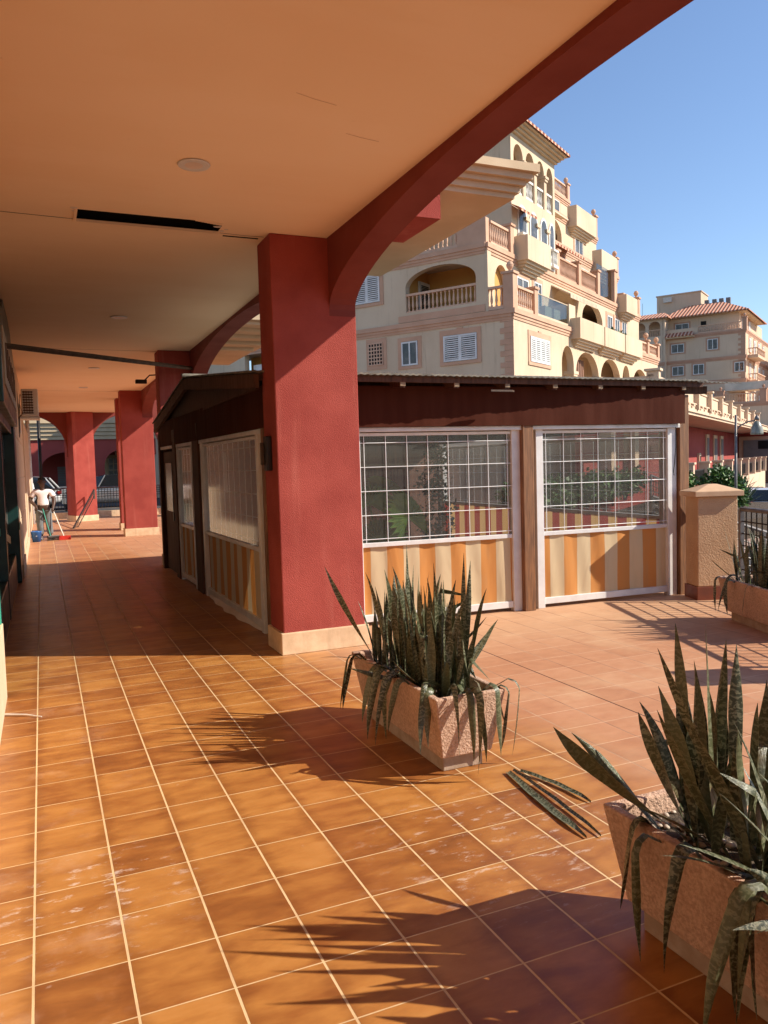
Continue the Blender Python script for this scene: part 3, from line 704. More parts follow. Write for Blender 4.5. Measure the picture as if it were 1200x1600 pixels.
railing('railing', 'sliver of black railing seen between far column and pavilion', 'railing', (4.6, 33.75), (8.4, 33.75), .95, .24, group='railings at the end of the arcade', postgap=1.6)
railing('stair_handrail', 'sloping black handrail in front of the far free standing red column', 'handrail', (.86, 27.3), (1.76, 31.0), .34, -.32, .82, postgap=9, rows=1, bar=.22, top=M['steel'], r=.007)

# ------------------------------------------------------------------ far arcade across the upper road
fa = thing('far_arcade', 'shaded red arcade with low arches and cream cornice across the road behind the parked cars', 'building', (0, 47.6, .2))
w = MB(); w.wall(-9, 14, 0, 3.45, 0, .45, [(-4.6, -.9, 0, 1.9, 2.75), (.05, 2.75, 0, 1.9, 2.75), (3.35, 5.0, 0, 1.9, 2.8), (5.6, 9.6, 0, 1.9, 2.8)], seg=20); fixnormals(w.build('wall', M['red_far'], fa))
c = MB()
for k in range(4): c.box(-9, 14, -.12 - .10 * k, .44, 3.45 + .22 * k, 3.66 + .22 * k)
c.box(-9, 14, -.55, .44, 4.34, 4.9); c.build('cornice', M['cornice'], fa)
MB().box(-9, 14, 3.2, 3.4, 0, 3.4).build('rear_wall', M['red_far'], fa)
s_ = MB()
for k in range(14): s_.box(.9, 2.4, 3.1, 3.19, .02 + k * .14, .145 + k * .14)
s_.build('roller_shutter', M['shuttergrey'], fa)
MB().box(3.5, 4.9, 3.05, 3.19, 0, 2.6).build('door_surround', M['cornice'], fa)
dr = MB().box(3.75, 4.65, 2.98, 3.04, 0, 1.25).build('door', M['red_far'], fa)
MB().box(3.75, 4.65, 2.99, 3.04, 1.3, 2.45).build('pane', M['glassdark'], dr)
gb = MB()
for i in range(4): gb.box(3.76 + i * .29, 3.79 + i * .29, 2.94, 2.98, 1.3, 2.45)
for i in range(4): gb.box(3.76, 4.66, 2.935, 2.975, 1.3 + i * .37, 1.33 + i * .37)
gb.build('glazing_bars', M['cornice'], dr)
MB().box(-9, 14, .45, 3.2, 3.3, 3.44).build('soffit', M['cornice'], fa)

# ------------------------------------------------------------------ cars
def car(label, loc, rot, paint, parts=True, kind='hatch'):
    t = thing('parked_car', label, 'car', loc, rot, 'cars parked in the streets')
    L, W, H = 4.2, 1.74, 1.47
    # lofted hull cross-sections along x: (x, half width, z bottom, z belt)
    secs = [(-2.1, .62, .42, .62), (-2.02, .78, .28, .82), (-1.6, .85, .22, .93), (-.8, .87, .2, .95), (.4, .87, .2, .93), (1.1, .86, .2, .88), (1.7, .82, .24, .78), (2.0, .74, .3, .66), (2.1, .58, .42, .55)]
    hb = MB(); n = 10; vs = []; fs = []
    for (x, w_, zb, zt) in secs:
        ring = [(x, -w_ * .9, zb), (x, w_ * .9, zb), (x, w_, zb + .12), (x, w_ * 1.0, (zb + zt) / 2), (x, w_ * .97, zt - .05), (x, w_ * .86, zt), (x, -w_ * .86, zt), (x, -w_ * .97, zt - .05), (x, -w_, (zb + zt) / 2), (x, -w_, zb + .12)]
        vs += ring
    for i in range(len(secs) - 1):
        for k in range(n): fs.append((i * n + k, i * n + (k + 1) % n, (i + 1) * n + (k + 1) % n, (i + 1) * n + k))
    fs += [tuple(range(n)), tuple(range(len(secs) * n - 1, (len(secs) - 1) * n - 1, -1))]
    hb.add(vs, fs); o = hb.build('body', paint, t, smooth=True); fixnormals(o); o.modifiers.new('s', 'SUBSURF').render_levels = 1
    cab = MB(); lo = [(-1.85, .80, .90), (-1.0, .82, .93), (.3, .82, .92), (1.15, .76, .86)]; hi = [(-1.45, .62, 1.40), (-.9, .66, 1.47), (.0, .66, 1.46), (.45, .6, 1.38)]
    vs = [(x, -w_, z) for x, w_, z in lo] + [(x, w_, z) for x, w_, z in lo] + [(x, -w_, z) for x, w_, z in hi] + [(x, w_, z) for x, w_, z in hi]
    fs = [(0, 1, 9, 8), (1, 2, 10, 9), (2, 3, 11, 10), (4, 12, 13, 5), (5, 13, 14, 6), (6, 14, 15, 7), (3, 7, 15, 11), (0, 8, 12, 4), (8, 9, 13, 12), (9, 10, 14, 13), (10, 11, 15, 14)]
    o = cab.add(vs, fs).build('windows', M['carglass'], t); fixnormals(o)
    rf = MB(); vs = [(x, s * (w_ + .012), z + .012) for x, w_, z in hi for s in (-1, 1)]
    rf.add(vs, [(0, 1, 3, 2), (2, 3, 5, 4), (4, 5, 7, 6)])
    for s in (-1, 1):
        for a, b in ((0, 0), (1, 1), (2, 2), (3, 3)):
            rf.tube([(lo[a][0], s * (lo[a][1] + .004), lo[a][2]), (hi[b][0], s * (hi[b][1] + .006), hi[b][2])], .028, 6)
    rf.build('roof', paint, t, smooth=False)
    for x in (-1.3, 1.32):
        for s in (-1, 1):
            wm = Matrix.Translation((x, s * .80, .31)) @ Matrix.Rotation(pi / 2, 4, 'X')
            ty = MB().lathe((0, 0, 0), [(.18, -.1), (.29, -.1), (.31, -.06), (.31, .06), (.29, .1), (.18, .1)], 24, wm).build('tyre', M['rubber'], t, smooth=True)
            MB().lathe((0, 0, 0), [(.005, -.102), (.19, -.104), (.2, -.09), (.2, .09), (.19, .104), (.005, .102)], 16, wm).build('rim', M['chrome'], ty, smooth=True)
    for s in (-1, 1):
        MB().box(-2.08, -1.9, s * .55, s * .80, .68, .84).build('tail_light', M['lampred'], t, bevel=.02)
        MB().box(1.82, 2.06, s * .5, s * .76, .56, .70).build('headlight', M['lampwhite'], t, bevel=.02)
        MB().box(.62, .78, s * .84, s * .99, .93, 1.05).build('mirror', paint, t, bevel=.02)
    MB().box(-2.12, -2.06, -.26, .26, .48, .6).build('number_plate', M['white'], t)
    return t
car('silver car parked behind the railing between the two far columns', (2.7, 37.6, .2), radians(170), M['carsilver'])
car('white car parked behind the sweeping man and railing', (-1.2, 38.0, .2), radians(172), M['carwhite'])
car('silver car in a gap between far column and pavilion', (7.6, 38.2, .2), radians(175), M['carsilver'])
car('pale car parked in the lower street at the right edge', (34.2, 29.3, -1.45), radians(40), M['carwhite'])
def motorbike():
    t = thing('scooter', 'dark scooter with chrome parts parked behind the railing near the man', 'scooter', (1.0, 34.9, .2), radians(100))
    for x in (-.6, .6):
        wm = Matrix.Translation((x, 0, .26)) @ Matrix.Rotation(pi / 2, 4, 'X')
        MB().lathe((0, 0, 0), [(.14, -.05), (.24, -.05), (.26, 0), (.24, .05), (.14, .05)], 20, wm).build('wheel', M['rubber'], t, smooth=True)
    MB().frustum((-.7, .1, -.12, .12), .35, (-.75, -.02, -.15, .15), .72).build('body', M['carsilver'], t, bevel=.04)
    MB().box(-.65, .0, -.13, .13, .73, .82).build('seat', M['rubber'], t, bevel=.03)
    MB().box(.36, .44, -.2, .2, .3, .95).build('front_shield', M['chrome'], t, bevel=.03)
    MB().tube([(.6, 0, .3), (.42, 0, 1.0)], .03, 8).tube([(.42, -.3, 1.02), (.42, .3, 1.02)], .015, 8).build('handlebar', M['chrome'], t)
motorbike()

# ------------------------------------------------------------------ dining pavilion
pav = thing('dining_pavilion', 'brown dining pavilion with striped canvas, clear plastic windows and a corrugated roof', 'pavilion')
def sheet(L, z0, z1, y=0, wav=.006, nu=40, nz=8, ph=0):
    s = MB(); vs = []; fs = []
    for j in range(nz + 1):
        for i in range(nu + 1):
            u = i / nu; w = j / nz
            vs.append((L * u, y + wav * (sin(u * L * 9 + ph + sin(w * 3) * .6) * (1 - .4 * w) + .6 * sin(u * L * 23 + w * 2 + ph)), z0 + (z1 - z0) * w))
    for j in range(nz):
        for i in range(nu): a = j * (nu + 1) + i; fs.append((a, a + 1, a + nu + 2, a + nu + 1))
    s.add(vs, fs); return s
def window_panel(x, y, rot, L, zt=2.16, zm=.90, stripes='stripe', ph=0, thin=False, rods=True, ry=-.022, rr=.0042, jr=None):
    j = .10 if not thin else .05
    jr = jr or j
    fr = MB()
    fr.box(-.0, j, -.045, .045, .0, zt + .06); fr.box(L - jr, L, -.045, .045, .0, zt + .06)
    fr.box(j, L - jr, -.03, .03, zm - .005, zm + .045); fr.box(j, L - jr, -.03, .03, .045, .125); fr.box(j, L - jr, -.025, .025, zt - .01, zt + .025)
    o = fr.build('window_panel', M['white'], pav, loc=(x, y, 0), rot=rot, bevel=.005)
    lt = MB(); n = max(2, round((L - j - jr) / .281)); st = (L - j - jr - .1) / n
    if rods:
        for i in range(n + 1):
            u = j + .05 + i * st; lt.tube([(u, ry, zm + .02), (u, ry, zt)], rr, 6)
        for k in range(5):
            z = zm + .085 + k * .272; lt.tube([(j - .02, ry, z), (L - jr + .01, ry, z)], rr, 6)
        lt.build('lattice', M['whitedull'], o)
    f = sheet(L - j - jr, zm + .03, zt, 0, .0002, 30, 6, ph); f.v = [(a + j, b - .005, c) for a, b, c in f.v]
    f.build('film', M['film'], o, smooth=True)
    c = sheet(L - j - jr, .10, zm + .01, 0, .010, 60, 8, ph); c.v = [(a + j, b, c_) for a, b, c_ in c.v]
    c.build('striped_canvas', M[stripes], o, smooth=True)
    return o
FR = radians(-3.2); fx0, fy0 = 2.2, 8.27
def fp(u, v=0): return (fx0 + u * cos(FR) - v * sin(FR), fy0 + u * sin(FR) + v * cos(FR))
p = fp(.98); window_panel(p[0], p[1], FR, 2.18, ph=.3, jr=.165)
p = fp(3.33); window_panel(p[0], p[1], FR, 2.11, ph=1.9, jr=.14)
def post(u, v=-.12, w=.13, top=2.62):
    p = fp(u, v); return MB().box(-w / 2, w / 2, 0, .13, 0, top).build('post', M['wood'], pav, loc=(p[0], p[1], 0), rot=FR, bevel=.008)
post(3.18, -.12, .15); post(5.53, -.09, .15); post(.05, -.14, .16)  # last post, out of view, widened and set forward to block leaking sun
t_ = MB(); t_.box(.0, 5.50, -.09, .05, 2.195, 2.245); p = fp(0, 0); t_.build('track', M['white'], pav, loc=(p[0], p[1], 0), rot=FR, bevel=.006)
c = sheet(5.53, 2.245, 2.70, 0, .008, 50, 6); p = fp(-.02, -.13); c.build('front_fascia', M['canvas'], pav, loc=(p[0], p[1], 0), rot=FR, smooth=True)
p = fp(.10, 0); MB().box(0, .885, -.03, .03, .0, 2.25).build('sun_block_board', M['darkwood'], pav, loc=(p[0], p[1], 0), rot=FR)  # added board, hidden behind the column, blocks sun leaking through the front
# left side wall (faces the arcade walk)
LX0, LY0, LX1, LY1 = 2.215, 8.30, 2.08, 15.0
LR = atan2(LY0 - LY1, LX0 - LX1)
def lp(y, off=0): k = (y - LY0) / (LY1 - LY0); return (LX0 + (LX1 - LX0) * k - off, y)
p = lp(11.45); window_panel(p[0], p[1], LR, 3.05, ph=.8, ry=.06, rr=.004)
p = lp(13.35); window_panel(p[0], p[1], LR, 1.25, ph=2.2, thin=True, ry=.06, rr=.004)
for y, w_ in ((11.55, .45), (13.4, .3), (15.0, .15)):
    p = lp(y); MB().box(-.06, .07, 0, w_, 0, 2.5).build('post', M['darkwood'], pav, loc=(p[0], p[1], 0), rot=0)
p = lp(13.75); d = MB().box(-.02, .02, 0, 1.2, .03, 2.15).build('door', M['darkwood'], pav, loc=(p[0], p[1], 0))
MB().box(-.05, -.021, .1, .14, .95, 1.1).build('handle', M['steel'], d)
MB().box(-.03, -.021, .25, .95, 1.1, 1.95).build('pane', M['glassdark'], d)
t_ = MB().box(-.04, .05, 0, 6.8, 2.20, 2.25); t_.build('side_track', M['white'], pav, loc=(LX0, LY0 - .05, 0), rot=atan2(LY1 - LY0, LX1 - LX0) - pi / 2)
s_ = sheet(7.0, 2.25, 2.68, 0, .006, 50, 5); s_.build('side_fascia', M['canvas'], pav, loc=(LX0 - .14 - .055, LY0 + 6.78, 0), rot=LR, smooth=True)
# gable boards
g = MB(); g.prism([(8.2, 2.66), (15.2, 2.62), (11.75, 3.13)], lambda y, z: (2.10, y, z), lambda y, z: (2.16, y, z)); g.build('gable_board', M['darkwood'], pav)
g = MB(); g.prism([(8.1, 2.2), (15.2, 2.2), (15.2, 2.7), (11.75, 3.1), (8.1, 2.7)], lambda y, z: (7.74, y, z), lambda y, z: (7.78, y, z)); g.build('gable_board', M['canvas'], pav)
# right and back walls
window_panel(7.69, 8.16, pi / 2, 3.1, stripes='stripered', zt=2.1, zm=.98)
window_panel(7.69, 11.5, pi / 2, 3.1, stripes='stripered', zt=2.1, zm=.98)
MB().box(7.63, 7.76, 11.28, 11.48, 0, 2.5).build('post', M['wood'], pav)
MB().box(2.1, 7.8, 14.95, 15.02, 0, 2.6).build('back_wall', M['darkwood'], pav)
# roof: corrugated sheets
def corr(x0, x1, ya, za, yb, zb, amp=.0045, per=.076, th=.018):
    s = MB(); n = int((x1 - x0) / per * 6); vs = []; fs = []
    for i in range(n + 1):
        x = x0 + (x1 - x0) * i / n; d = amp * sin(2 * pi * x / per)
        vs += [(x, ya, za + d), (x, yb, zb + d), (x, ya, za + d - th), (x, yb, zb + d - th)]
    for i in range(n):
        a = 4 * i; b = a + 4
        fs += [(a, b, b + 1, a + 1), (a + 2, a + 3, b + 3, b + 2), (a, a + 2, b + 2, b), (a + 1, b + 1, b + 3, a + 3)]
    fs += [(0, 1, 3, 2), (4 * n, 4 * n + 2, 4 * n + 3, 4 * n + 1)]
    return s.add(vs, fs)
r = corr(1.96, 7.97, 7.72, 2.80, 11.75, 3.19); r.build('roof_front', M['roofsheet'], pav)
r = corr(1.96, 7.97, 11.75, 3.19, 15.35, 2.72); r.build('roof_back', M['roofsheet'], pav)
r = corr(7.93, 8.72, 7.86, 2.79, 9.2, 2.96, th=.006); r.build('roof_extension', M['roofsheet'], pav)
r = MB().box(2.0, 7.95, 7.78, 7.83, 2.715, 2.775); r.build('eave_batten', M['darkwood'], pav)
MB().tube([(1.95, 11.75, 3.20), (7.97, 11.75, 3.20)], .03, 8).build('ridge_cap', M['roofsheet'], pav)
for sg, (a, b, c_, d_) in enumerate(((7.74, 2.765, 11.75, 3.155), (11.75, 3.155, 15.3, 2.69))):
    MB().prism([(a, b), (c_, d_), (c_, d_ - .16), (a, b - .14)], lambda y, z: (1.98, y, z), lambda y, z: (2.04, y, z)).build('barge_board', M['darkwood'], pav)
for i in range(8):
    x = 2.95 + i * .665
    o = MB().prism([(7.80, 2.76), (11.7, 3.13), (11.7, 3.03), (7.80, 2.66)], lambda y, z: (x, y, z), lambda y, z: (x + .06, y, z)).build('rafter', M['darkwood'], pav)
    MB().box(x - .001, x + .061, 7.785, 7.799, 2.675, 2.735).build('end_block', M['raftend'], o)
MB().box(7.80, 8.35, 8.10, 8.20, 2.66, 2.76).build('outrigger', M['darkwood'], pav)
MB().box(2.3, 7.6, 11.65, 11.80, 2.3, 2.42).build('cross_beam', M['darkwood'], pav)
cb = MB().tube([fp(5.35, -.14) + (2.2,), fp(5.34, -.15) + (1.95,), fp(5.32, -.15) + (1.75,), fp(5.30, -.15) + (1.62,), fp(5.31, -.15) + (1.58,)], .006, 5)
cb.build('cord', M['steel'], pav)
MB().prism([(0, 0), (.28, 0), (.34, .05), (.1, .06)], lambda a, b: (4.72 + a, 7.73 + b, 2.62), lambda a, b: (4.72 + a, 7.73 + b, 2.64)).build('eave_flap', M['bar'], pav)
# loose canvas hem on the floor under the long side panel
hm = MB(); hv = []; n = 30
for i in range(n + 1):
    y = 8.5 + 2.8 * i / n; x = lp(y)[0]; b_ = .07 * sin(pi * i / n) * (1 + .3 * sin(i * .9))
    hv += [(x - .02, y, .06), (x - .02 - b_ * .5, y, .035), (x - .03 - b_, y, .006)]
hm.add(hv, [(3 * i + k, 3 * i + k + 1, 3 * i + k + 4, 3 * i + k + 3) for i in range(n) for k in range(2)]); hm.build('canvas_hem', M['acbody'], pav, smooth=True)
# notices inside the side window
MB().box(2.33, 2.335, 10.75, 10.98, 1.5, 2.05).build('notice', M['white'], pav)

# ------------------------------------------------------------------ foliage helpers
def leaf_ribbon(mb, base, az, lean, L, W, droop=0, kink=None, twist=0, seed=0, n=12, curl=.25, flat=False):
    """strap leaf: base point, azimuth, lean from vertical, length, width; droop bends it over; kink=(s, angle) folds it"""
    rnd = random.Random(seed)
    p = Vector(base); th = lean; pts = []; drift = rnd.uniform(-.5, .5) if L > .2 else 0; az0 = az; tone = rnd.randint(0, 7)
    ds = L / n
    for i in range(n + 1):
        s = i / n; az = az0 + drift * s * s
        d = Vector((sin(th) * cos(az), sin(th) * sin(az), cos(th)))
        pts.append((p.copy(), d.copy(), s))
        th += droop * (s ** 1.4) / n * 2.0
        if kink:
            for ks_, ka_ in kink:
                if abs(s - ks_) < .5 / n: th += ka_
        p = p + d * ds
    vs = []; uv = []
    side0 = Vector((-sin(az0), cos(az0), 0))
    for (q, d, s) in pts:
        tw = twist * s
        side = side0 * cos(tw) + d.cross(side0) * sin(tw)
        nrm = side.cross(d).normalized()
        w = W * min(1, .5 + 1.3 * s) * (1 - max(0, (s - .66) / .34) ** 1.5) * (1 + .09 * sin(9 * s + seed))
        w = max(w, .0015) / 2
        fold = nrm * (w * curl)
        vs += [q - side * w + fold, q - nrm * 0, q + side * w + fold]
        uv += [(tone + .01, s * L), (tone + .5, s * L), (tone + .99, s * L)]
    fs = []
    for i in range(n):
        for k in range(2): a = 3 * i + k; fs.append((a, a + 1, a + 4, a + 3))
    mb.add(vs, fs, uv)
def snake_plant(name, label, loc, rot, clusters, specials, droopers, seed):
    """clusters: (n, cx, cy, rx, ry, hmin, hmax, wmin, wmax, spread); droopers: (x, y, azimuth, length, width)"""
    rnd = random.Random(seed); mb = MB()
    for (nn, cx_, cy_, rx, ry, h0, h1, w0, w1, sprd) in clusters:
        for i in range(nn):
            dx, dy = rnd.uniform(-1, 1), rnd.uniform(-1, 1)
            az = atan2(dy * ry, dx * rx) + rnd.uniform(-1.1, 1.1)
            lean = abs(rnd.gauss(0, sprd)) + .02; L = rnd.uniform(h0, h1) * (1 - .22 * dy * dy)
            kk = [(rnd.choice((5, 6, 7, 8)) / 12, rnd.uniform(.5, 2.2))] if rnd.random() < .14 else None
            leaf_ribbon(mb, (cx_ + dx * rx, cy_ + dy * ry, -.03), az, lean, L, rnd.uniform(w0, w1), rnd.uniform(-.15, .5), kk, rnd.uniform(-2.2, 2.2), rnd.randint(0, 999), curl=rnd.uniform(.2, .7))
    for (x, y, az, L, W) in droopers:
        a = rnd.uniform(.75, 1.05)
        leaf_ribbon(mb, (x, y, -.02), az + rnd.uniform(-.25, .25), a, L * rnd.uniform(.85, 1.15), W * rnd.uniform(.9, 1.25), .25, [(4 / 16, .85), (5 / 16, .75), (6 / 16, rnd.uniform(.35, .6))], rnd.uniform(-2.4, 2.4), rnd.randint(0, 999), n=16, curl=rnd.uniform(.2, .7))
    for (base, az, lean, L, W, droop, kink, tw) in specials:
        leaf_ribbon(mb, base, az, lean, L, W, droop, kink, tw, rnd.randint(0, 999), n=16)
    o = mb.build(name, M['leaf'], smooth=True, loc=loc, rot=rot)
    return tag(o, label, 'plant', 'snake plants in the terrace planters')

def planter(label, loc, rot, LX=.47, LY=1.35, H=.38):
    """loc = centre of the base"""
    t = thing('planter', label, 'planter', loc, rot, 'stone trough planters on the terrace')
    b = MB(); x0, y0 = LX / 2, LY / 2
    i_ = .035
    # tapering outer shell with a rim and a hollow
    lo, hi, rim = .10, .10 + H, .045
    def ring(hx, hy, z): return [(-hx, -hy, z), (hx, -hy, z), (hx, hy, z), (-hx, hy, z)]
    vs = ring(x0 - .03 - i_, y0 - .03 - i_, lo) + ring(x0, y0, hi) + ring(x0 - rim, y0 - rim, hi) + ring(x0 - rim - .01, y0 - rim - .01, hi - .09)
    fs = [(3, 2, 1, 0)]
    for r in range(3):
        for k in range(4): fs.append((4 * r + k, 4 * r + (k + 1) % 4, 4 * r + 4 + (k + 1) % 4, 4 * r + 4 + k))
    b.add(vs, fs); b.build('trough', M['concrete'], t, bevel=.010)
    MB().box(-x0 + .10, x0 - .10, -y0 + .12, y0 - .12, 0, .0995).build('base', M['concretebase'], t, bevel=.006)
    s = MB().add(ring(x0 - rim - .004, y0 - rim - .004, hi - .075), [(0, 1, 2, 3)]); s.build('soil', M['soil'], t)
    return t
# planter 1 in the middle
P1 = (2.24, 3.95 + .68, 0)
planter('stone trough planter in the middle of the terrace, near the big red column', P1, 0)
sp1 = [((-.08, .52, 0), 2.9, 1.35, .45, .03, .35, None, .3), ((-.12, .42, 0), 2.75, .50, .80, .046, -.1, None, 1.7), ((.1, -.25, 0), .15, .85, .50, .052, -.3, None, 1.8), ((-.05, -.05, 0), -.2, .95, .62, .035, -.4, None, .4),
       ((.08, -.42, 0), .4, .05, .86, .03, .0, None, .6), ((.13, -.35, 0), .2, .10, .80, .036, .05, None, 1.2), ((-.02, .1, 0), 1.5, .03, .88, .028, .0, None, .3), ((-.10, -.1, 0), 3.3, .95, .42, .04, .8, None, .3)]
dr1 = [(-.12, -.16, 2.7, .55, .042), (-.12, -.06, 3.5, .62, .04), (-.1, -.45, 3.9, .5, .05), (-.12, .28, 3.3, .45, .038), (.0, -.5, -1.9, .6, .042), (.12, -.5, -.9, .6, .04), (-.13, .46, pi, .55, .028), (-.14, .38, pi, .62, .034), (-.13, .16, pi * 1.03, .50, .03), (-.13, .02, pi * .97, .60, .036), (-.12, -.12, pi * 1.05, .66, .048), (-.12, -.22, pi * 1.02, .78, .034), (-.13, -.30, pi * 1.06, .62, .03),
       (-.10, -.40, pi * 1.2, .56, .036), (-.08, -.50, pi * 1.42, .62, .036), (-.02, -.53, -pi * .52, .72, .05), (.04, -.53, -pi * .5, .66, .046), (.08, -.53, -pi * .46, .74, .044), (.15, -.48, -pi * .3, .66, .034), (.14, -.1, 0, .50, .03), (.14, .2, .1, .48, .03)]
snake_plant('snake_plant', 'dense upright clump of snake plant filling the middle planter', (P1[0], P1[1], .42), 0, [(92, 0, .02, .13, .50, .42, .82, .026, .050, .11), (30, 0, 0, .14, .52, .25, .55, .03, .048, .40), (10, 0, -.1, .14, .4, .4, .6, .03, .045, .75)], sp1, dr1, 11)
# planter 2 at lower right
P2 = (2.20, 2.44 - .66, 0)
planter('stone trough planter at the lower right corner of the terrace', P2, 0, LY=1.34)
sp2 = [((-.06, .40, 0), 2.62, .92, .66, .07, -.35, None, 1.7), ((-.06, .36, 0), 2.3, .42, .50, .065, .0, None, 1.5), ((.0, .40, 0), 2.2, .10, .80, .05, .0, None, 1.6), ((-.04, .22, 0), 3.0, .48, .62, .045, -.1, None, .6), ((-.02, .10, 0), 3.2, .5, .66, .05, .1, None, .2), ((.02, .20, 0), 2.6, .38, .80, .048, .0, None, .9), ((.03, .34, 0), 1.6, .06, .80, .052, .0, None, 1.0), ((.07, .30, 0), .6, .12, .72, .05, .05, None, .6),
       ((-.02, .32, 0), 2.8, .30, .62, .056, .05, None, 1.3), ((.1, .25, 0), .3, .28, .60, .055, .25, None, .2), ((-.02, .28, 0), 3.3, .95, .46, .05, .3, None, .2), ((-.05, .05, 0), 3.0, 1.12, .48, .052, .35, None, .4),
       ((-.03, -.12, 0), 2.9, 1.0, .55, .055, .4, None, .1), ((-.05, -.25, 0), 3.3, 1.15, .50, .05, .7, None, .8), ((-.05, -.38, 0), 2.8, 1.2, .5, .048, .8, None, -.6), ((-.02, -.18, 0), 3.6, .85, .55, .05, .6, [(.5, .9)], .3), ((-.03, -.34, 0), 3.0, .6, .6, .05, .4, [(.5625, 1.2)], .4), ((.05, .1, 0), .9, .5, .62, .07, 1.5, None, .3), ((.08, .18, 0), .5, .35, .6, .062, 1.9, None, .4), ((.0, .0, 0), 1.8, .3, .55, .06, .3, None, .8), ((-.04, -.2, 0), 2.4, .7, .5, .06, .3, None, .4), ((.02, -.3, 0), 2.9, .55, .55, .06, .6, None, .9)]
dr2 = [(-.11, -.28, 3.3, .70, .042), (-.11, -.38, 2.9, .66, .055), (-.09, -.50, 3.5, .7, .05), (-.12, -.06, 3.4, .55, .036), (-.11, -.34, 3.6, .82, .04), (-.10, -.12, 3.0, .72, .034), (-.10, .46, pi, .60, .046), (-.12, .37, pi * .98, .66, .03), (-.12, .20, pi * 1.1, .62, .046), (-.12, .02, pi * 1.12, .55, .05), (-.12, -.10, pi * 1.06, .62, .048), (-.12, -.17, pi * 1.02, .72, .05), (-.12, -.24, pi * 1.08, .74, .046),
       (-.12, -.30, pi, .66, .05), (-.12, -.36, pi * .96, .80, .05), (-.12, -.42, pi * 1.1, .7, .044), (-.12, -.5, pi, .7, .05), (-.10, -.14, pi * .9, .6, .05), (-.10, -.32, pi * .92, .62, .055), (-.1, -.46, pi * .9, .64, .05), (.14, .3, .0, .5, .045), (.14, 0, .1, .5, .045)]
snake_plant('snake_plant', 'loose sprawling snake plant with broad banded leaves in the lower right planter', (P2[0], P2[1], .42), 0, [(13, .02, .30, .09, .13, .52, .84, .040, .058, .17), (8, .0, .34, .10, .15, .40, .66, .04, .055, .50), (9, 0, .02, .12, .18, .40, .62, .045, .06, .34), (15, 0, -.32, .12, .2, .35, .62, .045, .06, .50)], sp2, dr2, 23)
pb = MB(); rn = random.Random(5)
for i in range(150):
    x, y = rn.uniform(-.17, .17), rn.uniform(-.6, .6); r_ = rn.uniform(.008, .018)
    mm = Matrix.Translation((x, y, .408 + r_ * .3)) @ Matrix.Rotation(rn.uniform(0, 3), 4, 'Z') @ Matrix.Diagonal((1.3, 1, .6, 1))
    pb.lathe((0, 0, 0), [(.002, -r_), (r_ * .7, -r_ * .7), (r_, 0), (r_ * .7, r_ * .7), (.002, r_)], 6, mm)
o = pb.build('pebbles', M['pebble'], smooth=True, loc=P2); struct(o, 'stuff'); tag(o, 'pale pebbles scattered on the soil of the lower right planter', 'pebbles')
# planter 3 at the right edge
r3 = atan2(EDX, EDY) * -1
P3 = (6.93 + .2, 6.02 - .15, 0)
cx, cy = 6.86 + .235 * EDY - .62 * EDX, 6.5 - .235 * EDX - .62 * EDY
planter('stone trough planter by the terrace railing at the right edge', (cx, cy, 0), r3, LY=1.3)
sp3 = [((-.1, .42, 0), pi, .85, .42, .03, .0, None, .3), ((-.06, .5, 0), 2.4, .25, .66, .03, .05, None, .4)]
dr3 = [(-.12, .5, pi, .62, .026), (-.12, .36, pi, .55, .034), (-.12, .24, pi, .58, .04), (-.12, .18, pi, .7, .03), (-.12, -.1, pi, .6, .034)]
snake_plant('snake_plant', 'tall snake plant in the planter beside the railing at the right edge', (cx, cy, .42), r3, [(85, 0, 0, .13, .5, .42, .76, .028, .044, .14)], sp3, dr3, 31)
# fallen leaves and a twig
def lying_leaf(name, label, pts, W, m, seed):
    mb = MB(); vs = []; uv = []; n = len(pts)
    P_ = [Vector(p) for p in pts]; L = 0
    for i, p in enumerate(P_):
        d = (P_[min(i + 1, n - 1)] - P_[max(i - 1, 0)]).normalized(); s = d.cross(Vector((0, 0, 1))).normalized(); t = i / (n - 1)
        w = W * min(1, .75 + .6 * t) * (1 - max(0, (t - .78) / .22) ** 1.5) / 2 + .001
        if i: L += (p - P_[i - 1]).length
        vs += [p - s * w + Vector((0, 0, .012)), p, p + s * w + Vector((0, 0, .009))]; uv += [(2.01, L), (2.5, L), (2.99, L)]
    mb.add(vs, [(3 * i + k, 3 * i + k + 1, 3 * i + k + 4, 3 * i + k + 3) for i in range(n - 1) for k in range(2)], uv)
    o = mb.build(name, m, smooth=True); return tag(o, label, 'leaf')
def curve(a, b, n, bow, z):
    a, b = Vector(a), Vector(b); d = b - a; s = Vector((-d.y, d.x, 0))
    return [a + d * (i / n) + s * bow * sin(pi * i / n) + Vector((0, 0, z + .004 * sin(3 * pi * i / n) ** 2)) for i in range(n + 1)]
lying_leaf('fallen_leaf', 'long striped leaf blade lying on the tiles left of the lower right planter', curve((2.43, 3.88, 0), (2.33, 3.02, 0), 14, -.012, .004), .044, M['leaf'], 1)
lying_leaf('fallen_leaf', 'second thinner leaf blade lying close along the long fallen one', curve((2.47, 3.89, 0), (2.40, 3.0, 0), 14, .012, .006), .024, M['leaf'], 1)
lying_leaf('fallen_leaf', 'short curled dark leaf lying on the tiles beside the long fallen blades', curve((2.50, 3.86, 0), (2.60, 3.33, 0), 12, .045, .004), .036, M['leaf'], 2)
o = MB().tube([(-.5, 6.62, .012), (-.35, 6.58, .012), (-.2, 6.49, .014), (-.09, 6.39, .01)], .011, 6, .004).build('dry_stalk', M['handle']); tag(o, 'dry pale stalk lying on the tiles at the left edge', 'stalk')

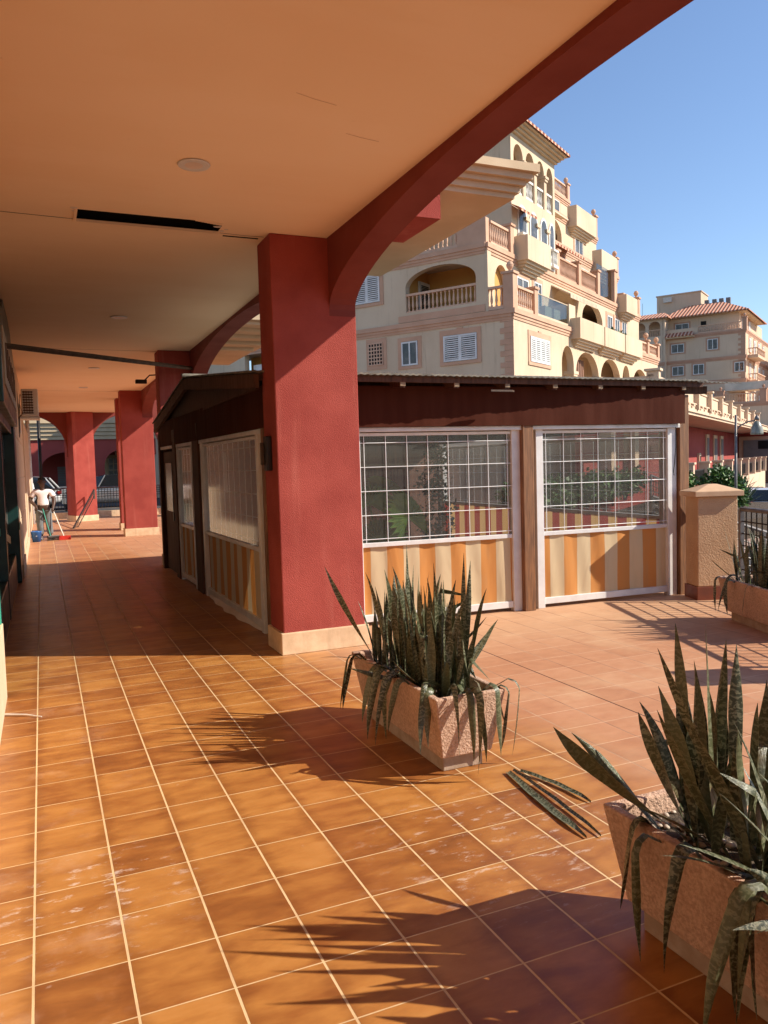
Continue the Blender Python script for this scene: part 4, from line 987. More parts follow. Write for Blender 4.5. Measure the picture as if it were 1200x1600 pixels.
# leafy masses
def leaf_cloud(mb, centres, n, size, seed, squash=1, mats=1):
    rnd = random.Random(seed)
    for i in range(n):
        c, r = rnd.choice(centres)
        while True:
            q = Vector((rnd.uniform(-1, 1), rnd.uniform(-1, 1), rnd.uniform(-1, 1)))
            if q.length < 1: break
        q = q * (0.55 + .45 * rnd.random())
        p = Vector(c) + Vector((q.x * r, q.y * r, q.z * r * squash))
        a, b = rnd.uniform(0, 2 * pi), rnd.uniform(-.9, .9)
        d = Vector((cos(a) * cos(b), sin(a) * cos(b), sin(b))); s = d.cross(Vector((rnd.uniform(-1, 1), rnd.uniform(-1, 1), rnd.uniform(-1, 1)))).normalized()
        l = size * rnd.uniform(.6, 1.4); w = l * .32
        mb.cur = rnd.randrange(mats) if mats > 1 else 0
        mb.add([p, p + d * l * .5 + s * w, p + d * l, p + d * l * .5 - s * w], [(0, 1, 2, 3)])
    return mb
# plants inside the pavilion
fp_ = thing('fan_palm', 'fan palm with pleated round leaves standing inside the left pavilion window', 'plant', (3.86, 8.82, 0))
MB().lathe((0, 0, 0), [(.14, 0), (.2, .32), (.22, .33), (.22, .37), (.19, .37), (.17, .3)], 20).build('pot', M['terracotta'], fp_, smooth=True)
def fan(mb, c, R_, tilt, az, n=22, spread=4.6):
    mt_ = Matrix.Translation(c) @ Matrix.Rotation(az, 4, 'Z') @ Matrix.Rotation(tilt, 4, 'X')
    for i in range(n):
        a0 = -spread / 2 + spread * i / n + pi / 2; a1 = a0 + spread / n * 1.02; am = (a0 + a1) / 2
        q = [(0, 0, 0), (R_ * .78 * cos(a0), R_ * .78 * sin(a0), .02), (R_ * cos(am), R_ * sin(am), -.03), (R_ * .78 * cos(a1), R_ * .78 * sin(a1), .02), (R_ * .75 * cos(am), R_ * .75 * sin(am), -.025)]
        q = [tuple(mt_ @ Vector(p)) for p in q]
        mb.add(q, [(0, 1, 2, 4), (0, 4, 2, 3)])
fm_ = MB(); stems = MB()
for (c, R_, tl, az) in (((.22, -.15, 1.16), .40, 1.2, .5), ((-.22, .0, 1.35), .33, .9, -.4), ((-.12, -.1, .9), .36, 1.0, -.6), ((.1, .2, 1.5), .3, .8, 2.0), ((.3, .1, .8), .3, 1.1, 1.0)):
    fan(fm_, c, R_, tl, az); stems.tube([(0, 0, .35), (c[0] * .5, c[1] * .5, .7), c], .012, 6)
fm_.build('fronds', M['greenlight'], fp_); stems.build('stems', M['green'], fp_)
cl = thing('climbing_plant', 'tall thin leafed plant inside the pavilion right of the fan palm', 'plant', (5.5, 10.6, 0))
MB().lathe((0, 0, 0), [(.15, 0), (.2, .35), (.2, .38), (.16, .38)], 20).build('pot', M['terracotta'], cl, smooth=True)
leaf_cloud(MB(), [((0, 0, .7), .34), ((.05, 0, 1.1), .36), ((-.05, .05, 1.5), .34), ((0, 0, 1.9), .26), ((-.15, 0, .55), .3)], 1300, .07, 4).build('foliage', M['greyleaf'], cl)
MB().tube([(0, 0, .35), (.02, 0, 1.2), (0, 0, 2.0)], .02, 6).build('stem', M['stem'], cl)

# ------------------------------------------------------------------ terrace edge: pillars and railing
def gate_pillar(label, t_, w=.52, d=.34, h=1.31, c_=None):
    c_ = c_ or edge(t_)
    rot = -atan2(EDX, EDY)
    g = thing('terrace_pillar', label, 'pillar', (c_[0], c_[1], 0), rot, 'rendered pillars of the terrace railing')
    MB().box(-w / 2 + .0, w / 2, -d / 2, d / 2, .17, h).build('shaft', M['pillar'], g, bevel=.012)
    MB().box(-w / 2 - .012, w / 2 + .012, -d / 2 - .012, d / 2 + .012, 0, .17).build('skirting', M['skirt'], g, bevel=.004)
    k = MB(); o_ = .055
    k.box(-w / 2 - o_, w / 2 + o_, -d / 2 - o_, d / 2 + o_, h, h + .065)
    k.frustum((-w / 2 - o_, w / 2 + o_, -d / 2 - o_, d / 2 + o_), h + .065, (-.06, .06, -.04, .04), h + .15)
    k.build('cap', M['pcap'], g, bevel=.006)
    return g
gate_pillar('peach rendered pillar with a pointed cap between the pavilion corner and the railing', -.12, c_=(7.82, 7.525))
gate_pillar('peach rendered pillar farther along the railing, outside the right edge', 3.65)
gate_pillar('peach rendered pillar at the near end of the railing', 7.4)
r0 = edge(.16); r1 = edge(3.35)
railing('terrace_railing', 'dark railing with crossing bars behind the right planter', 'railing', r0, r1, 1.15, 0, postgap=1.6, rows=6, bar=.115, lattice=True, r=.009)
r0 = edge(3.95); r1 = edge(7.1)
railing('terrace_railing', 'dark railing section nearer the camera on the right', 'railing', r0, r1, 1.15, 0, postgap=1.6, rows=6, bar=.115, lattice=True, r=.009)
railing('stair_railing', 'black lattice stair railing sloping down behind the terrace pillar', 'railing', (8.75, 9.6), (12.4, 8.6), .85, .35, -.9, postgap=1.8, rows=5, bar=.12, lattice=True)
railing('stair_railing', 'second black stair railing sloping away behind the pavilion corner', 'railing', (13.9, 15.3), (18.0, 16.6), .85, .5, -.6, postgap=1.8, rows=5, bar=.12, lattice=True)

# ------------------------------------------------------------------ building blocks for facades
Fx = lambda u, v, z: (u, v, z)      # wall along local x, facing -y
Fy = lambda u, v, z: (v, u, z)      # wall along local y, facing -x
def bx(mb, F, u0, u1, v0, v1, z0, z1):
    a = F(u0, v0, z0); b = F(u1, v1, z1)
    mb.box(min(a[0], b[0]), max(a[0], b[0]), min(a[1], b[1]), max(a[1], b[1]), z0, z1)
BALPROF = [(.045, 0), (.05, .05), (.03, .1), (.06, .24), (.055, .32), (.03, .5), (.03, .6), (.05, .66), (.045, .7)]
def balustrade(parent, F, u0, u1, v, z0, h=.95, m_=None, gap=.19, n=6, thick=.16):
    mb = MB(); s = (h - .24) / .70
    bx(mb, F, u0, u1, v - thick / 2, v + thick / 2, z0, z0 + .14); bx(mb, F, u0, u1, v - thick / 2 - .02, v + thick / 2 + .02, z0 + h - .1, z0 + h)
    k = max(1, int((u1 - u0) / gap))
    for i in range(k):
        u = u0 + (u1 - u0) * (i + .5) / k
        mb.lathe(F(u, v, z0 + .14), [(r, z * s) for r, z in BALPROF], n)
    return mb.build('balustrade', m_ or M['bal'], parent)
def pier(parent, F, u, v, z0, z1, w=.4, ball=True, m_=None):
    mb = MB(); bx(mb, F, u - w / 2, u + w / 2, v - w / 2, v + w / 2, z0, z1); bx(mb, F, u - w / 2 - .06, u + w / 2 + .06, v - w / 2 - .06, v + w / 2 + .06, z1, z1 + .1)
    if ball:
        c_ = F(u, v, z1 + .1); mb.lathe(c_, [(.1, 0), (.06, .08), (.14, .2), (.16, .3), (.1, .42), (.01, .46)], 10)
    return mb.build('parapet_pier', m_ or M['btrim'], parent)
def shutters(parent, F, u0, u1, z0, z1, v=0, panels=2, m_=None, trim=None, opened=False):
    """trimmed window with louvred white shutters; wall face at v, facing -v"""
    tr = MB(); e = .2
    bx(tr, F, u0 - e, u1 + e, v - .05, v, z0 - .16, z0 - .02); bx(tr, F, u0 - e, u1 + e, v - .035, v, z1 + .02, z1 + e + .05)
    bx(tr, F, u0 - e, u0 - .01, v - .033, v, z0 - .02, z1 + .02); bx(tr, F, u1 + .01, u1 + e, v - .033, v, z0 - .02, z1 + .02)
    mid = (u0 + u1) / 2; bx(tr, F, mid - .15, mid + .15, v - .045, v, z1 + e + .05, z1 + e + .12)
    w = tr.build('window_trim', trim or M['btrim'], parent)
    sh = MB(); W_ = (u1 - u0) / panels
    dk = MB(); bx(dk, F, u0, u1, v - .02, v - .004, z0, z1); dk.build('recess', M['dark'], w)
    for i in range(panels):
        a, b = u0 + i * W_, u0 + (i + 1) * W_
        bx(sh, F, a, a + .07, v - .07, v - .021, z0, z1); bx(sh, F, b - .07, b, v - .07, v - .021, z0, z1)
        bx(sh, F, a + .07, b - .07, v - .069, v - .022, z0, z0 + .08); bx(sh, F, a + .07, b - .07, v - .069, v - .022, z1 - .08, z1)
        k = int((z1 - z0 - .16) / .085)
        for j in range(k):
            z = z0 + .08 + (z1 - z0 - .16) * (j + .25) / k; bx(sh, F, a + .07, b - .07, v - .06, v - .03, z, z + .05)
    sh.build('shutters', m_ or M['shutter'], w)
    return w
def sash(parent, F, u0, u1, z0, z1, v=0, trim=None, frame=None, parts=2):
    tr = MB(); e = .2
    bx(tr, F, u0 - e, u1 + e, v - .04, v, z0 - .15, z0 - .02); bx(tr, F, u0 - e, u1 + e, v - .03, v, z1 + .02, z1 + e)
    bx(tr, F, u0 - e, u0 - .01, v - .028, v, z0 - .02, z1 + .02); bx(tr, F, u1 + .01, u1 + e, v - .028, v, z0 - .02, z1 + .02)
    w = tr.build('window_trim', trim or M['btrim'], parent)
    g = MB(); bx(g, F, u0, u1, v - .03, v - .004, z0, z1); g.build('pane', M['glassdark'], w)
    f = MB(); t = .07
    bx(f, F, u0, u1, v - .05, v - .031, z0, z0 + t); bx(f, F, u0, u1, v - .05, v - .031, z1 - t, z1)
    for i in range(parts + 1):
        u = u0 + (u1 - u0 - t) * i / parts; bx(f, F, u, u + t, v - .051, v - .032, z0 + t, z1 - t)
    f.build('frame', frame or M['shutter'], w)
    return w
def string(parent, F, u0, u1, v, z, m_=None, d=.12):
    mb = MB(); bx(mb, F, u0, u1, v - d, v + .0, z - .1, z + .1); bx(mb, F, u0 + d * .3, u1 - d * .3, v - d * .6, v, z - .22, z - .1); bx(mb, F, u0 + d * .5, u1 - d * .5, v - d * .3, v, z - .34, z - .22)
    return mb.build('string_course', m_ or M['btrim'], parent)
def planter_box(parent, u0, u1, v0, v1, z0, z1, m_=None):
    """projecting balcony box with stepped corbels, on the -y side"""
    mb = MB(); mb.box(u0, u1, v0, v1, z0, z1)
    for k in range(4): mb.box(u0 + .12 * (k + 1), u1 - .12 * (k + 1), v0 + .13 * (k + 1), v1, z0 - .11 * (k + 1), z0 - .11 * k - .002)
    return mb.build('balcony_box', m_ or M['bwall'], parent)
def tile_roof(parent, pts, m_=None, name='roof'):
    """pts: quads of roof planes given as (eaveA, eaveB, ridgeB, ridgeA)"""
    mb = MB()
    for (a, b, c_, d) in pts:
        a, b, c_, d = map(Vector, (a, b, c_, d)); e = (b - a).normalized(); s = (d - a) - e * (d - a).dot(e); sl = s.length; sn = s.normalized() if sl > 1e-6 else Vector((0, 0, 1))
        uv = [((p - a).dot(e), (p - a).dot(sn)) for p in (a, b, c_, d)]
        mb.add([a, b, c_, d], [(0, 1, 2, 3)], uv)
        th = Vector((0, 0, -.12)); mb.add([a, b, b + th, a + th], [(0, 1, 2, 3)], [(0, 0), ((b - a).length, 0), ((b - a).length, .1), (0, .1)])
    return mb.build(name, m_ or M['rooftile'], parent)

# ------------------------------------------------------------------ apartment building 1 (stepped, cream)
ANG = radians(32.46)
b1 = thing('apartment_building', 'cream stepped apartment block with arched loggias, balustraded balconies and white shutters', 'building', (18.464, 28.356, 0), ANG)
XE = 22.3
# level 1
w = MB(); w.wall(0, XE, -1.45, 7.95, 0, .35, [(5.4, 7.0, 4.4, 6.3, 7.25), (7.25, 10.7, 4.4, 6.0, 7.2), (11.0, 14.4, 4.4, 6.0, 7.2), (14.8, 16.2, 4.4, 6.2, 7.1), (16.8, 19.9, 4.4, 6.0, 7.1)], F=Fx, seg=16)
w.wall(.351, 30, -1.45, 7.95, 0, .35, [(13.7, 15.45, 5.2, 7.9, 7.9)], F=Fy); w.box(1.6, 1.8, 13.0, 16.5, 4.9, 7.9); w.box(.35, XE, 2.6, 2.8, -1.45, 7.9); w.box(.36, XE - .01, .36, 12.9, 4.3, 4.4)
w.box(XE - .3, XE, .351, 12, -1.45, 7.95)
fixnormals(w.build('wall', M['bwall'], b1))
for (a, b_) in ((7.12, .25), (10.85, .3), (14.6, .3), (16.5, .4)):
    cp = MB(); cp.box(a - .32, a + .32, -.08, .43, 5.95, 6.1); cp.box(a - .26, a + .26, -.05, .4, 5.85, 5.948); cp.build('capital', M['bwall'], b1)
MB().box(.36, XE, .36, 2.6, 7.85, 7.94).build('loggia_ceiling', M['cream_ceiling'], b1)
cu = MB()
for i in range(12): cu.box(8.0 + i * .16, 8.13 + i * .16, .5 + .03 * (i % 2), .56 + .03 * (i % 2), 4.4, 6.9)
cu.build('curtain', M['doorbrown'], b1)
balustrade(b1, Fx, 11.0, 16.2, -.0, 4.5, 1.35)
balustrade(b1, Fx, 16.8, 19.7, -.0, 4.5, 1.35)
MB().box(20.3, 21.4, -1.6, -.4, 4.4, 6.2).build('terrace_pier', M['btrim'], b1)
string(b1, Fx, -.12, XE + .1, 0, 8.06); string(b1, Fy, -.001, 30, 0, 8.06)
MB().box(1.5, 1.59, 13.1, 16.4, 5, 7.8).build('loggia_wall', M['yellow'], b1); MB().box(.40, .46, 13.75, 15.2, 5.2, 7.22).build('shutter_door', M['shutter'], b1); MB().box(.38, .399, 13.9, 14.3, 5.4, 7.1).build('pane', M['glassdark'], b1)
MB().box(.36, 1.6, 13.05, 16.4, 7.86, 7.949).build('loggia_ceiling', M['cream_ceiling'], b1); MB().box(.03, XE - .03, .03, 13, 7.951, 8.155).box(.03, 3, 13.001, 29.9, 7.951, 8.155).build('floor_slab', M['bwall'], b1)
# quoins
q = MB()
for k in range(12):
    z = 5.0 + k * .24; wd = .62 if k % 2 else .42
    q.box(-.022, 0, .0, wd, z, z + .225)
q.build('quoins', M['btrim'], b1)
shutters(b1, Fx, 1.65, 3.8, 6.1, 7.2, 0, 4)
shutters(b1, Fy, 1.72, 3.36, 6.22, 7.35, 0, 2)
sash(b1, Fy, 4.72, 5.58, 6.25, 7.33, 0)
g = MB(); bx(g, Fy, 6.42, 7.55, -.03, 0, 6.22, 7.66); g.build('vent_trim', M['btrim'], b1)
g = MB()
for i in range(6): bx(g, Fy, 6.6 + i * .158, 6.6 + i * .158 + .05, -.065, -.04, 6.42, 7.45)
for i in range(7): bx(g, Fy, 6.6, 7.44, -.066, -.041, 6.42 + i * .165, 6.42 + i * .165 + .05)
g.build('vent_grille', M['bal'], b1); g = MB(); bx(g, Fy, 6.6, 7.44, -.039, -.031, 6.42, 7.46); g.build('vent_recess', M['dark'], b1)
# level 2
w = MB(); w.wall(1.15, 30, 8.16, 10.9, 0, .35, [(1.72, 5.3, 8.62, 9.75, 10.5)], F=Fy, seg=20)
w.wall(.351, XE, 8.16, 10.9, 1.2, 1.5, [(.75, 2.2, 8.16, 9.5, 10.4), (7.4, 10.6, 8.2, 9.5, 10.5), (11.6, 15.0, 8.2, 9.5, 10.5)], F=Fx, seg=16)
w.box(XE - .3, XE, 1.5, 12, 8.16, 10.9); w.box(2.4, 2.6, 1.51, 12.9, 8.16, 10.8); w.box(2.61, XE - .31, 3.3, 3.5, 8.16, 10.8)
fixnormals(w.build('wall', M['bwall'], b1))
y_ = MB(); y_.box(2.28, 2.39, 1.52, 6.0, 8.17, 10.8); y_.box(.36, 2.27, 5.42, 5.52, 8.17, 10.8); y_.box(.36, 2.27, 1.52, 1.62, 8.17, 10.8); y_.build('loggia_wall', M['yellow'], b1)
MB().box(.36, 2.39, 1.51, 5.6, 10.81, 10.88).build('loggia_ceiling', M['cream_ceiling'], b1)
lm = MB(); lm.box(1.0, 1.25, 3.0, 3.25, 10.7, 10.808); lm.build('loggia_lamp', M['bar'], b1)
d = MB(); d.box(1.3, 2.26, 5.33, 5.41, 8.2, 10.3); d.build('shutter_door', M['shutter'], b1)
d = MB()
for k in range(18): d.box(1.45, 2.1, 5.30, 5.328, 8.9 + k * .07, 8.94 + k * .07)
d.build('door_louvres', M['steel'], b1)
balustrade(b1, Fy, 1.72, 5.3, .12, 8.55, .92, gap=.2, n=8)
ar = MB(); bx(ar, Fy, 1.3, 5.7, -.03, 0, 8.2, 8.5); ar.build('sill_band', M['btrim'], b1)
shutters(b1, Fy, 6.7, 8.15, 9.35, 10.6, 0, 2)
# corner terrace of level 2
pier(b1, Fx, .22, .22, 8.16, 9.62, .46, True)
balustrade(b1, Fy, .46, 1.14, .08, 8.2, .98, gap=.2); balustrade(b1, Fx, .46, 2.1, .08, 8.2, .98, gap=.19)
pier(b1, Fx, 2.32, .12, 8.16, 9.3, .36, False)
g = MB(); g.box(2.7, 6.4, .06, .09, 8.3, 9.2); g.build('glass_balustrade', M['glassrail'], b1)
g = MB(); g.box(2.6, 6.5, .03, .12, 8.16, 8.32); g.tube([(2.7, .075, 9.22), (6.4, .075, 9.22)], .025, 6); g.box(6.45, 7.3, .0, 1.19, 8.16, 9.3); g.build('parapet', M['bwall'], b1)
sash(b1, Fx, 3.0, 4.3, 8.9, 10.2, 1.2); sash(b1, Fx, 5.0, 5.9, 8.3, 10.3, 1.2)
for (a, b_) in ((6.6, 10.15), (10.3, 13.7), (13.85, 17.1)): planter_box(b1, a, b_, -.5, -.0, 7.62, 8.62)
balustrade(b1, Fx, 17.15, 19.6, .05, 8.16, .7, gap=.22); balustrade(b1, Fx, 20.0, 22.0, .05, 8.16, .7, gap=.22)
pier(b1, Fx, 19.8, .05, 8.1, 8.95, .35); pier(b1, Fx, 22.15, .05, 8.1, 8.95, .35)
for u in (4.3, 5.4): MB().box(u, u + .8, .35, .65, 8.35, 8.95).build('air_unit', M['acbody'], b1)
# awning on level 2
a_ = MB(); a_.prism([(1.18, 10.5), (.2, 9.95), (.2, 9.88), (1.18, 10.44)], lambda y, z: (7.2, y, z), lambda y, z: (11.2, y, z))
for k in range(20): a_.box(7.2 + k * .2, 7.36 + k * .2, .185, .2, 9.74, 9.95)
a_.build('awning', M['awn'], b1)
for i, (u, z) in enumerate(((15.8, 8.2), (17.2, 8.2), (18.6, 8.2))): sash(b1, Fx, u, u + .9, z + .2, z + 2.0, 1.2)
pots = MB(); leaf_cloud(pots, [((16.0, .5, 9.0), .35), ((14.5, .5, 8.9), .3), ((6.0, -.1, 5.1), .5), ((8.5, -.1, 4.9), .35), ((9.6, -.1, 4.9), .3)], 420, .16, 9)
pots.build('balcony_plants', M['green'], b1)
# level 3 terrace edge
string(b1, Fy, 1.2, 13, 0, 10.98); string(b1, Fx, -.05, XE + .1, 1.2, 10.98)
MB().box(.0, XE, 1.201, 13, 10.9, 11.0).build('terrace_slab', M['bwall'], b1)
balustrade(b1, Fy, 2.6, 4.6, .1, 11.1, 1.0, gap=.2, n=8); MB().box(-.0, .3, 1.2, 2.6, 11.09, 12.15).build('parapet', M['btrim'], b1); MB().box(-.0, .3, 4.6, 13, 11.09, 12.15).build('parapet', M['btrim'], b1)
balustrade(b1, Fx, .5, 2.3, 1.3, 11.1, 1.02, gap=.17); pier(b1, Fx, 2.5, 1.3, 11.08, 12.3, .36, False)
planter_box(b1, 2.9, 5.6, .55, 1.199, 10.85, 11.95)
g = MB(); g.box(5.7, 7.2, 1.22, 1.25, 11.1, 12.1); g.build('glass_balustrade', M['glassrail'], b1)
pier(b1, Fx, 8.0, 1.3, 11.08, 12.3, .38, False)
for a, b_ in ((8.25, 10.9), (11.35, 14.0)): balustrade(b1, Fx, a, b_, 1.3, 11.1, 1.05, m_=M['btrim'], gap=.17)
pier(b1, Fx, 11.12, 1.3, 11.08, 12.3, .38, False); pier(b1, Fx, 14.2, 1.3, 11.08, 12.4, .38, False)
s_ = MB(); s_.box(14.5, 17.2, 1.35, 1.38, 11.1, 13.0); s_.build('screen', M['glassrail'], b1); pier(b1, Fx, 17.4, 1.4, 11.08, 13.0, .5, False)
planter_box(b1, 17.7, 20.0, .6, 1.199, 10.6, 11.65); balustrade(b1, Fx, 20.45, 21.9, 1.28, 11.08, .9, gap=.22); pier(b1, Fx, 22.1, 1.3, 11.05, 12.1, .4); pier(b1, Fx, 19.6, 1.5, 11.6, 12.0, .3, False)
# level 3 wall
w = MB(); w.wall(7.9, XE, 11.0, 13.7, 2.6, 2.9, [(9, 11, 11.0, 12.5, 13.3), (18.2, 20.2, 11.0, 12.5, 13.2)], F=Fx, seg=14); w.box(XE - .3, XE, 2.9, 12, 11.0, 13.7); w.box(.6, 7.8, 5.0, 12.9, 11.0, 13.7); w.box(7.9, XE - .31, 4.4, 4.6, 11.0, 13.7)
fixnormals(w.build('wall', M['bwall'], b1))
w = MB(); tile_roof(b1, [((8.2, 1.5, 13.0), (13.0, 1.5, 13.0), (13.0, 2.6, 13.6), (8.2, 2.6, 13.6))], name='canopy_roof')
sash(b1, Fx, 12.2, 13.8, 11.4, 13.1, 2.6); sash(b1, Fx, 15, 16.6, 11.2, 13.1, 2.6)
# loggia tower (levels 3-4)
w = MB(); w.wall(2.65, 7.85, 11.0, 16.6, 1.2, 1.55, [(2.95, 4.0, 14.0, 15.6, 16.2), (4.3, 5.3, 14.0, 15.6, 16.2), (5.6, 6.5, 14.0, 15.6, 16.2), (6.8, 7.6, 14.0, 15.6, 16.2)], F=Fx, seg=12)
w.box(2.65, 2.95, 1.55, 6.5, 11.0, 16.6); w.box(7.55, 7.85, 1.55, 6.5, 11.0, 16.6); w.box(2.96, 7.54, 3.4, 3.6, 11, 16.55); w.box(2.96, 7.54, 1.56, 3.39, 13.7, 13.9)
fixnormals(w.build('tower_wall', M['bwall'], b1))
for a, b_ in ((3.25, 4.25), (4.6, 5.5), (5.85, 6.7), (6.95, 7.6)):
    w = MB(); w.box(a, b_, 1.15, 1.199, 11.2, 13.0); w.prism([(a + (b_ - a) / 2 * (1 - cos(pi * k / 12)), 13.0 + .55 * sin(pi * k / 12)) for k in range(13)], lambda p, q: (p, 1.15, q), lambda p, q: (p, 1.199, q))
    o = w.build('arched_window', M['shutter'], b1)
    w = MB(); w.box(a + .12, b_ - .12, 1.13, 1.149, 12.2, 13.0); w.prism([(a + .12 + (b_ - a - .24) / 2 * (1 - cos(pi * k / 12)), 13.0 + .42 * sin(pi * k / 12)) for k in range(13)], lambda p, q: (p, 1.13, q), lambda p, q: (p, 1.149, q)); w.build('pane', M['glassdark'], o)
for u in (4.15, 5.45, 6.65): 
    cp = MB(); cp.box(u - .22, u + .22, 1.1, 1.6, 15.5, 15.62); cp.box(u - .17, u + .17, 1.14, 1.57, 15.38, 15.498); cp.build('capital', M['bwall'], b1); MB().box(u - .22, u + .22, 1.05, 1.19, 12.9, 13.05).build('capital', M['bwall'], b1)
for a, b_ in ((2.95, 4.0), (4.3, 5.3), (5.6, 6.5), (6.8, 7.6)): balustrade(b1, Fx, a, b_, 1.35, 14.0, .95, m_=M['balwhite'], gap=.16)
for a, b_ in ((3.25, 4.25), (4.6, 5.5), (5.85, 6.7), (6.95, 7.6)): balustrade(b1, Fx, a, b_, 1.02, 11.3, .9, m_=M['balwhite'], gap=.16)
MB().box(2.65, 2.66, 1.2, 1.2, 11, 11).build('tower_edge', M['bwall'], b1) if False else None
c = MB()
for k in range(4): c.box(2.5 - .12 * k, 7.9 + .08 * k, 1.05 - .15 * k, 6.6, 16.55 + .1 * k, 16.645 + .1 * k)
c.build('eave_cornice', M['cornice'], b1)
tile_roof(b1, [((1.9, .5, 17.0), (8.25, .5, 17.0), (6.6, 3.6, 17.7), (3.9, 3.6, 17.7)), ((1.9, 7.0, 17.0), (1.9, .5, 17.0), (3.9, 3.6, 17.7), (3.9, 3.7, 17.7)), ((8.25, .5, 17.0), (8.25, 7.0, 17.0), (6.6, 3.7, 17.7), (6.6, 3.6, 17.7)), ((8.25, 7.0, 17.0), (1.9, 7.0, 17.0), (3.9, 3.7, 17.7), (6.6, 3.7, 17.7))])
# small bay roof left of the tower
tile_roof(b1, [((2.2, .55, 12.95), (4.0, .55, 12.95), (4.0, 1.19, 13.3), (2.2, 1.19, 13.3))], name='canopy_roof')
# level 4, 5 and their terraces
for (zf, yv, x0) in ((13.8, 2.6, 7.9), (16.6, 4.0, 9.0), (19.4, 5.9, 12.0)):
    string(b1, Fx, x0, XE + .1, yv, zf - .1); MB().box(x0, XE, yv + .001, 13, zf - .1, zf).build('terrace_slab', M['bwall'], b1)
w = MB(); w.wall(7.9, XE, 13.8, 16.5, 4.0, 4.3, [(13.5, 16.0, 13.8, 15.2, 16.1)], F=Fx); w.box(XE - .3, XE, 4.3, 12, 13.8, 16.5); w.box(7.9, XE - .31, 5.6, 5.8, 13.8, 16.5)
w.wall(9.0, XE, 16.6, 19.3, 5.9, 6.2, [], F=Fx); w.box(XE - .3, XE, 6.2, 12, 16.6, 19.3); w.box(9, 9.3, 6.2, 12, 16.6, 19.3)
fixnormals(w.build('wall', M['bwall'], b1))
balustrade(b1, Fx, 8.0, 11.0, 2.7, 13.9, 1.0, gap=.2); planter_box(b1, 17.4, 20.4, 2.0, 2.599, 13.3, 14.5); balustrade(b1, Fx, 20.4, 21.9, 2.7, 13.85, .95, gap=.22); pier(b1, Fx, 22.1, 2.7, 13.8, 14.9, .4); pier(b1, Fx, 20.0, 2.9, 14.4, 14.9, .3, False)
balustrade(b1, Fx, 9.0, 13.0, 4.1, 16.7, 1.0, gap=.2); planter_box(b1, 17.0, 20.6, 3.4, 3.999, 16.1, 17.35); balustrade(b1, Fx, 19.8, 21.9, 4.1, 16.65, .95, gap=.22); pier(b1, Fx, 22.1, 4.1, 16.6, 17.9, .4); pier(b1, Fx, 20.0, 4.3, 17.2, 17.7, .3, False)
balustrade(b1, Fx, 12.0, 21.9, 6.0, 19.45, .9, gap=.24); pier(b1, Fx, 22.1, 6.0, 19.4, 20.4, .4)
sash(b1, Fx, 18.5, 20.5, 17.2, 18.9, 5.9); sash(b1, Fx, 15.0, 17.0, 17.2, 18.9, 5.9); sash(b1, Fx, 18.2, 19.6, 14.3, 16.0, 4.0)
a_ = MB(); a_.prism([(4.0, 16.2), (3.0, 15.8), (3.0, 15.72), (4.0, 16.12)], lambda y, z: (10, y, z), lambda y, z: (14.5, y, z)); a_.build('awning', M['awn'], b1)
tile_roof(b1, [((20.5, 2.0, 15.0), (23.2, 2.0, 15.0), (23.2, 6.0, 16.2), (20.5, 6.0, 16.2))], name='canopy_roof') if False else None

# ------------------------------------------------------------------ apartment building 2 (far right)
b2 = thing('apartment_building', 'distant tan apartment block with red tiled hip roof and a box tower on top', 'building', (76.27, 68.17, 0), ANG)
T2, W2 = M['b2trim'], M['b2wall']
w = MB(); w.box(0, 18, 0, 9.0, -1.45, 16.15); w.box(1.2, 18, .9, 9.0, 16.151, 18.55)
w.build('wall', W2, b2)
w = MB(); w.wall(9.001, 13.4, 5, 18.55, -.8, -.4, [(9.5, 10.9, 16.5, 17.7, 18.3), (11.2, 12.6, 16.5, 17.7, 18.3), (9.5, 10.9, 13.4, 14.6, 15.3), (11.2, 12.6, 13.4, 14.6, 15.3), (9.5, 10.9, 10.3, 11.6, 12.2)], F=Fy) if False else None
def stack_wall(mb, u0, u1, v0, v1, F, rows):
    for (z0, z1, ops) in rows: mb.wall(u0, u1, z0, z1, v0, v1, ops, F=F, seg=12)
w = MB(); stack_wall(w, 9.001, 14.5, -.8, -.45, Fy, [(5, 10.2, []), (10.201, 13.2, [(9.5, 10.9, 10.7, 11.6, 12.3), (11.3, 12.8, 10.7, 11.6, 12.3)]), (13.201, 16.2, [(9.5, 10.9, 13.7, 14.8, 15.5), (11.3, 12.8, 13.7, 14.8, 15.5)]), (16.201, 18.5, [(9.5, 10.9, 16.4, 17.6, 18.25), (11.3, 12.8, 16.4, 17.6, 18.25)])])
w.box(-.8, 1.3, 8.95, 9.3, 5, 18.5); w.box(1.0, 1.2, 9.3, 14.5, 5, 18.5)
for z in (10.15, 13.2, 16.2): w.box(-.44, 1.0, 9.31, 14.4, z - .1, z)
fixnormals(w.build('loggia_wing', W2, b2))
for z in (16.3, 13.6, 10.6):
    for a, b_ in ((9.5, 10.9), (11.3, 12.8)): balustrade(b2, Fy, a, b_, -.62, z, .95, m_=M['bal'], gap=.26)
for z, a in ((13.2, 9.0), (16.2, 9.0), (10.5, 14.0)): string(b2, Fy, -.1, a, 0, z, T2); string(b2, Fx, .001, 18, 0, z, T2)
string(b2, Fy, 9.0, 14.5, -.8, 13.1, T2)
for (u0, u1, z0, z1) in ((6.9, 8.4, 14.25, 15.3), (3.05, 4.2, 14.25, 15.5), (6.95, 8.3, 11.5, 12.6), (4.6, 5.85, 11.45, 12.65), (.15, 1.2, 11.4, 12.5), (3.5, 4.3, 7.6, 9.2), (5.7, 6.5, 8.2, 9.3), (8.0, 9.0, 7.9, 9.2)):
    sash(b2, Fy, u0, u1, z0, z1, 0, T2)
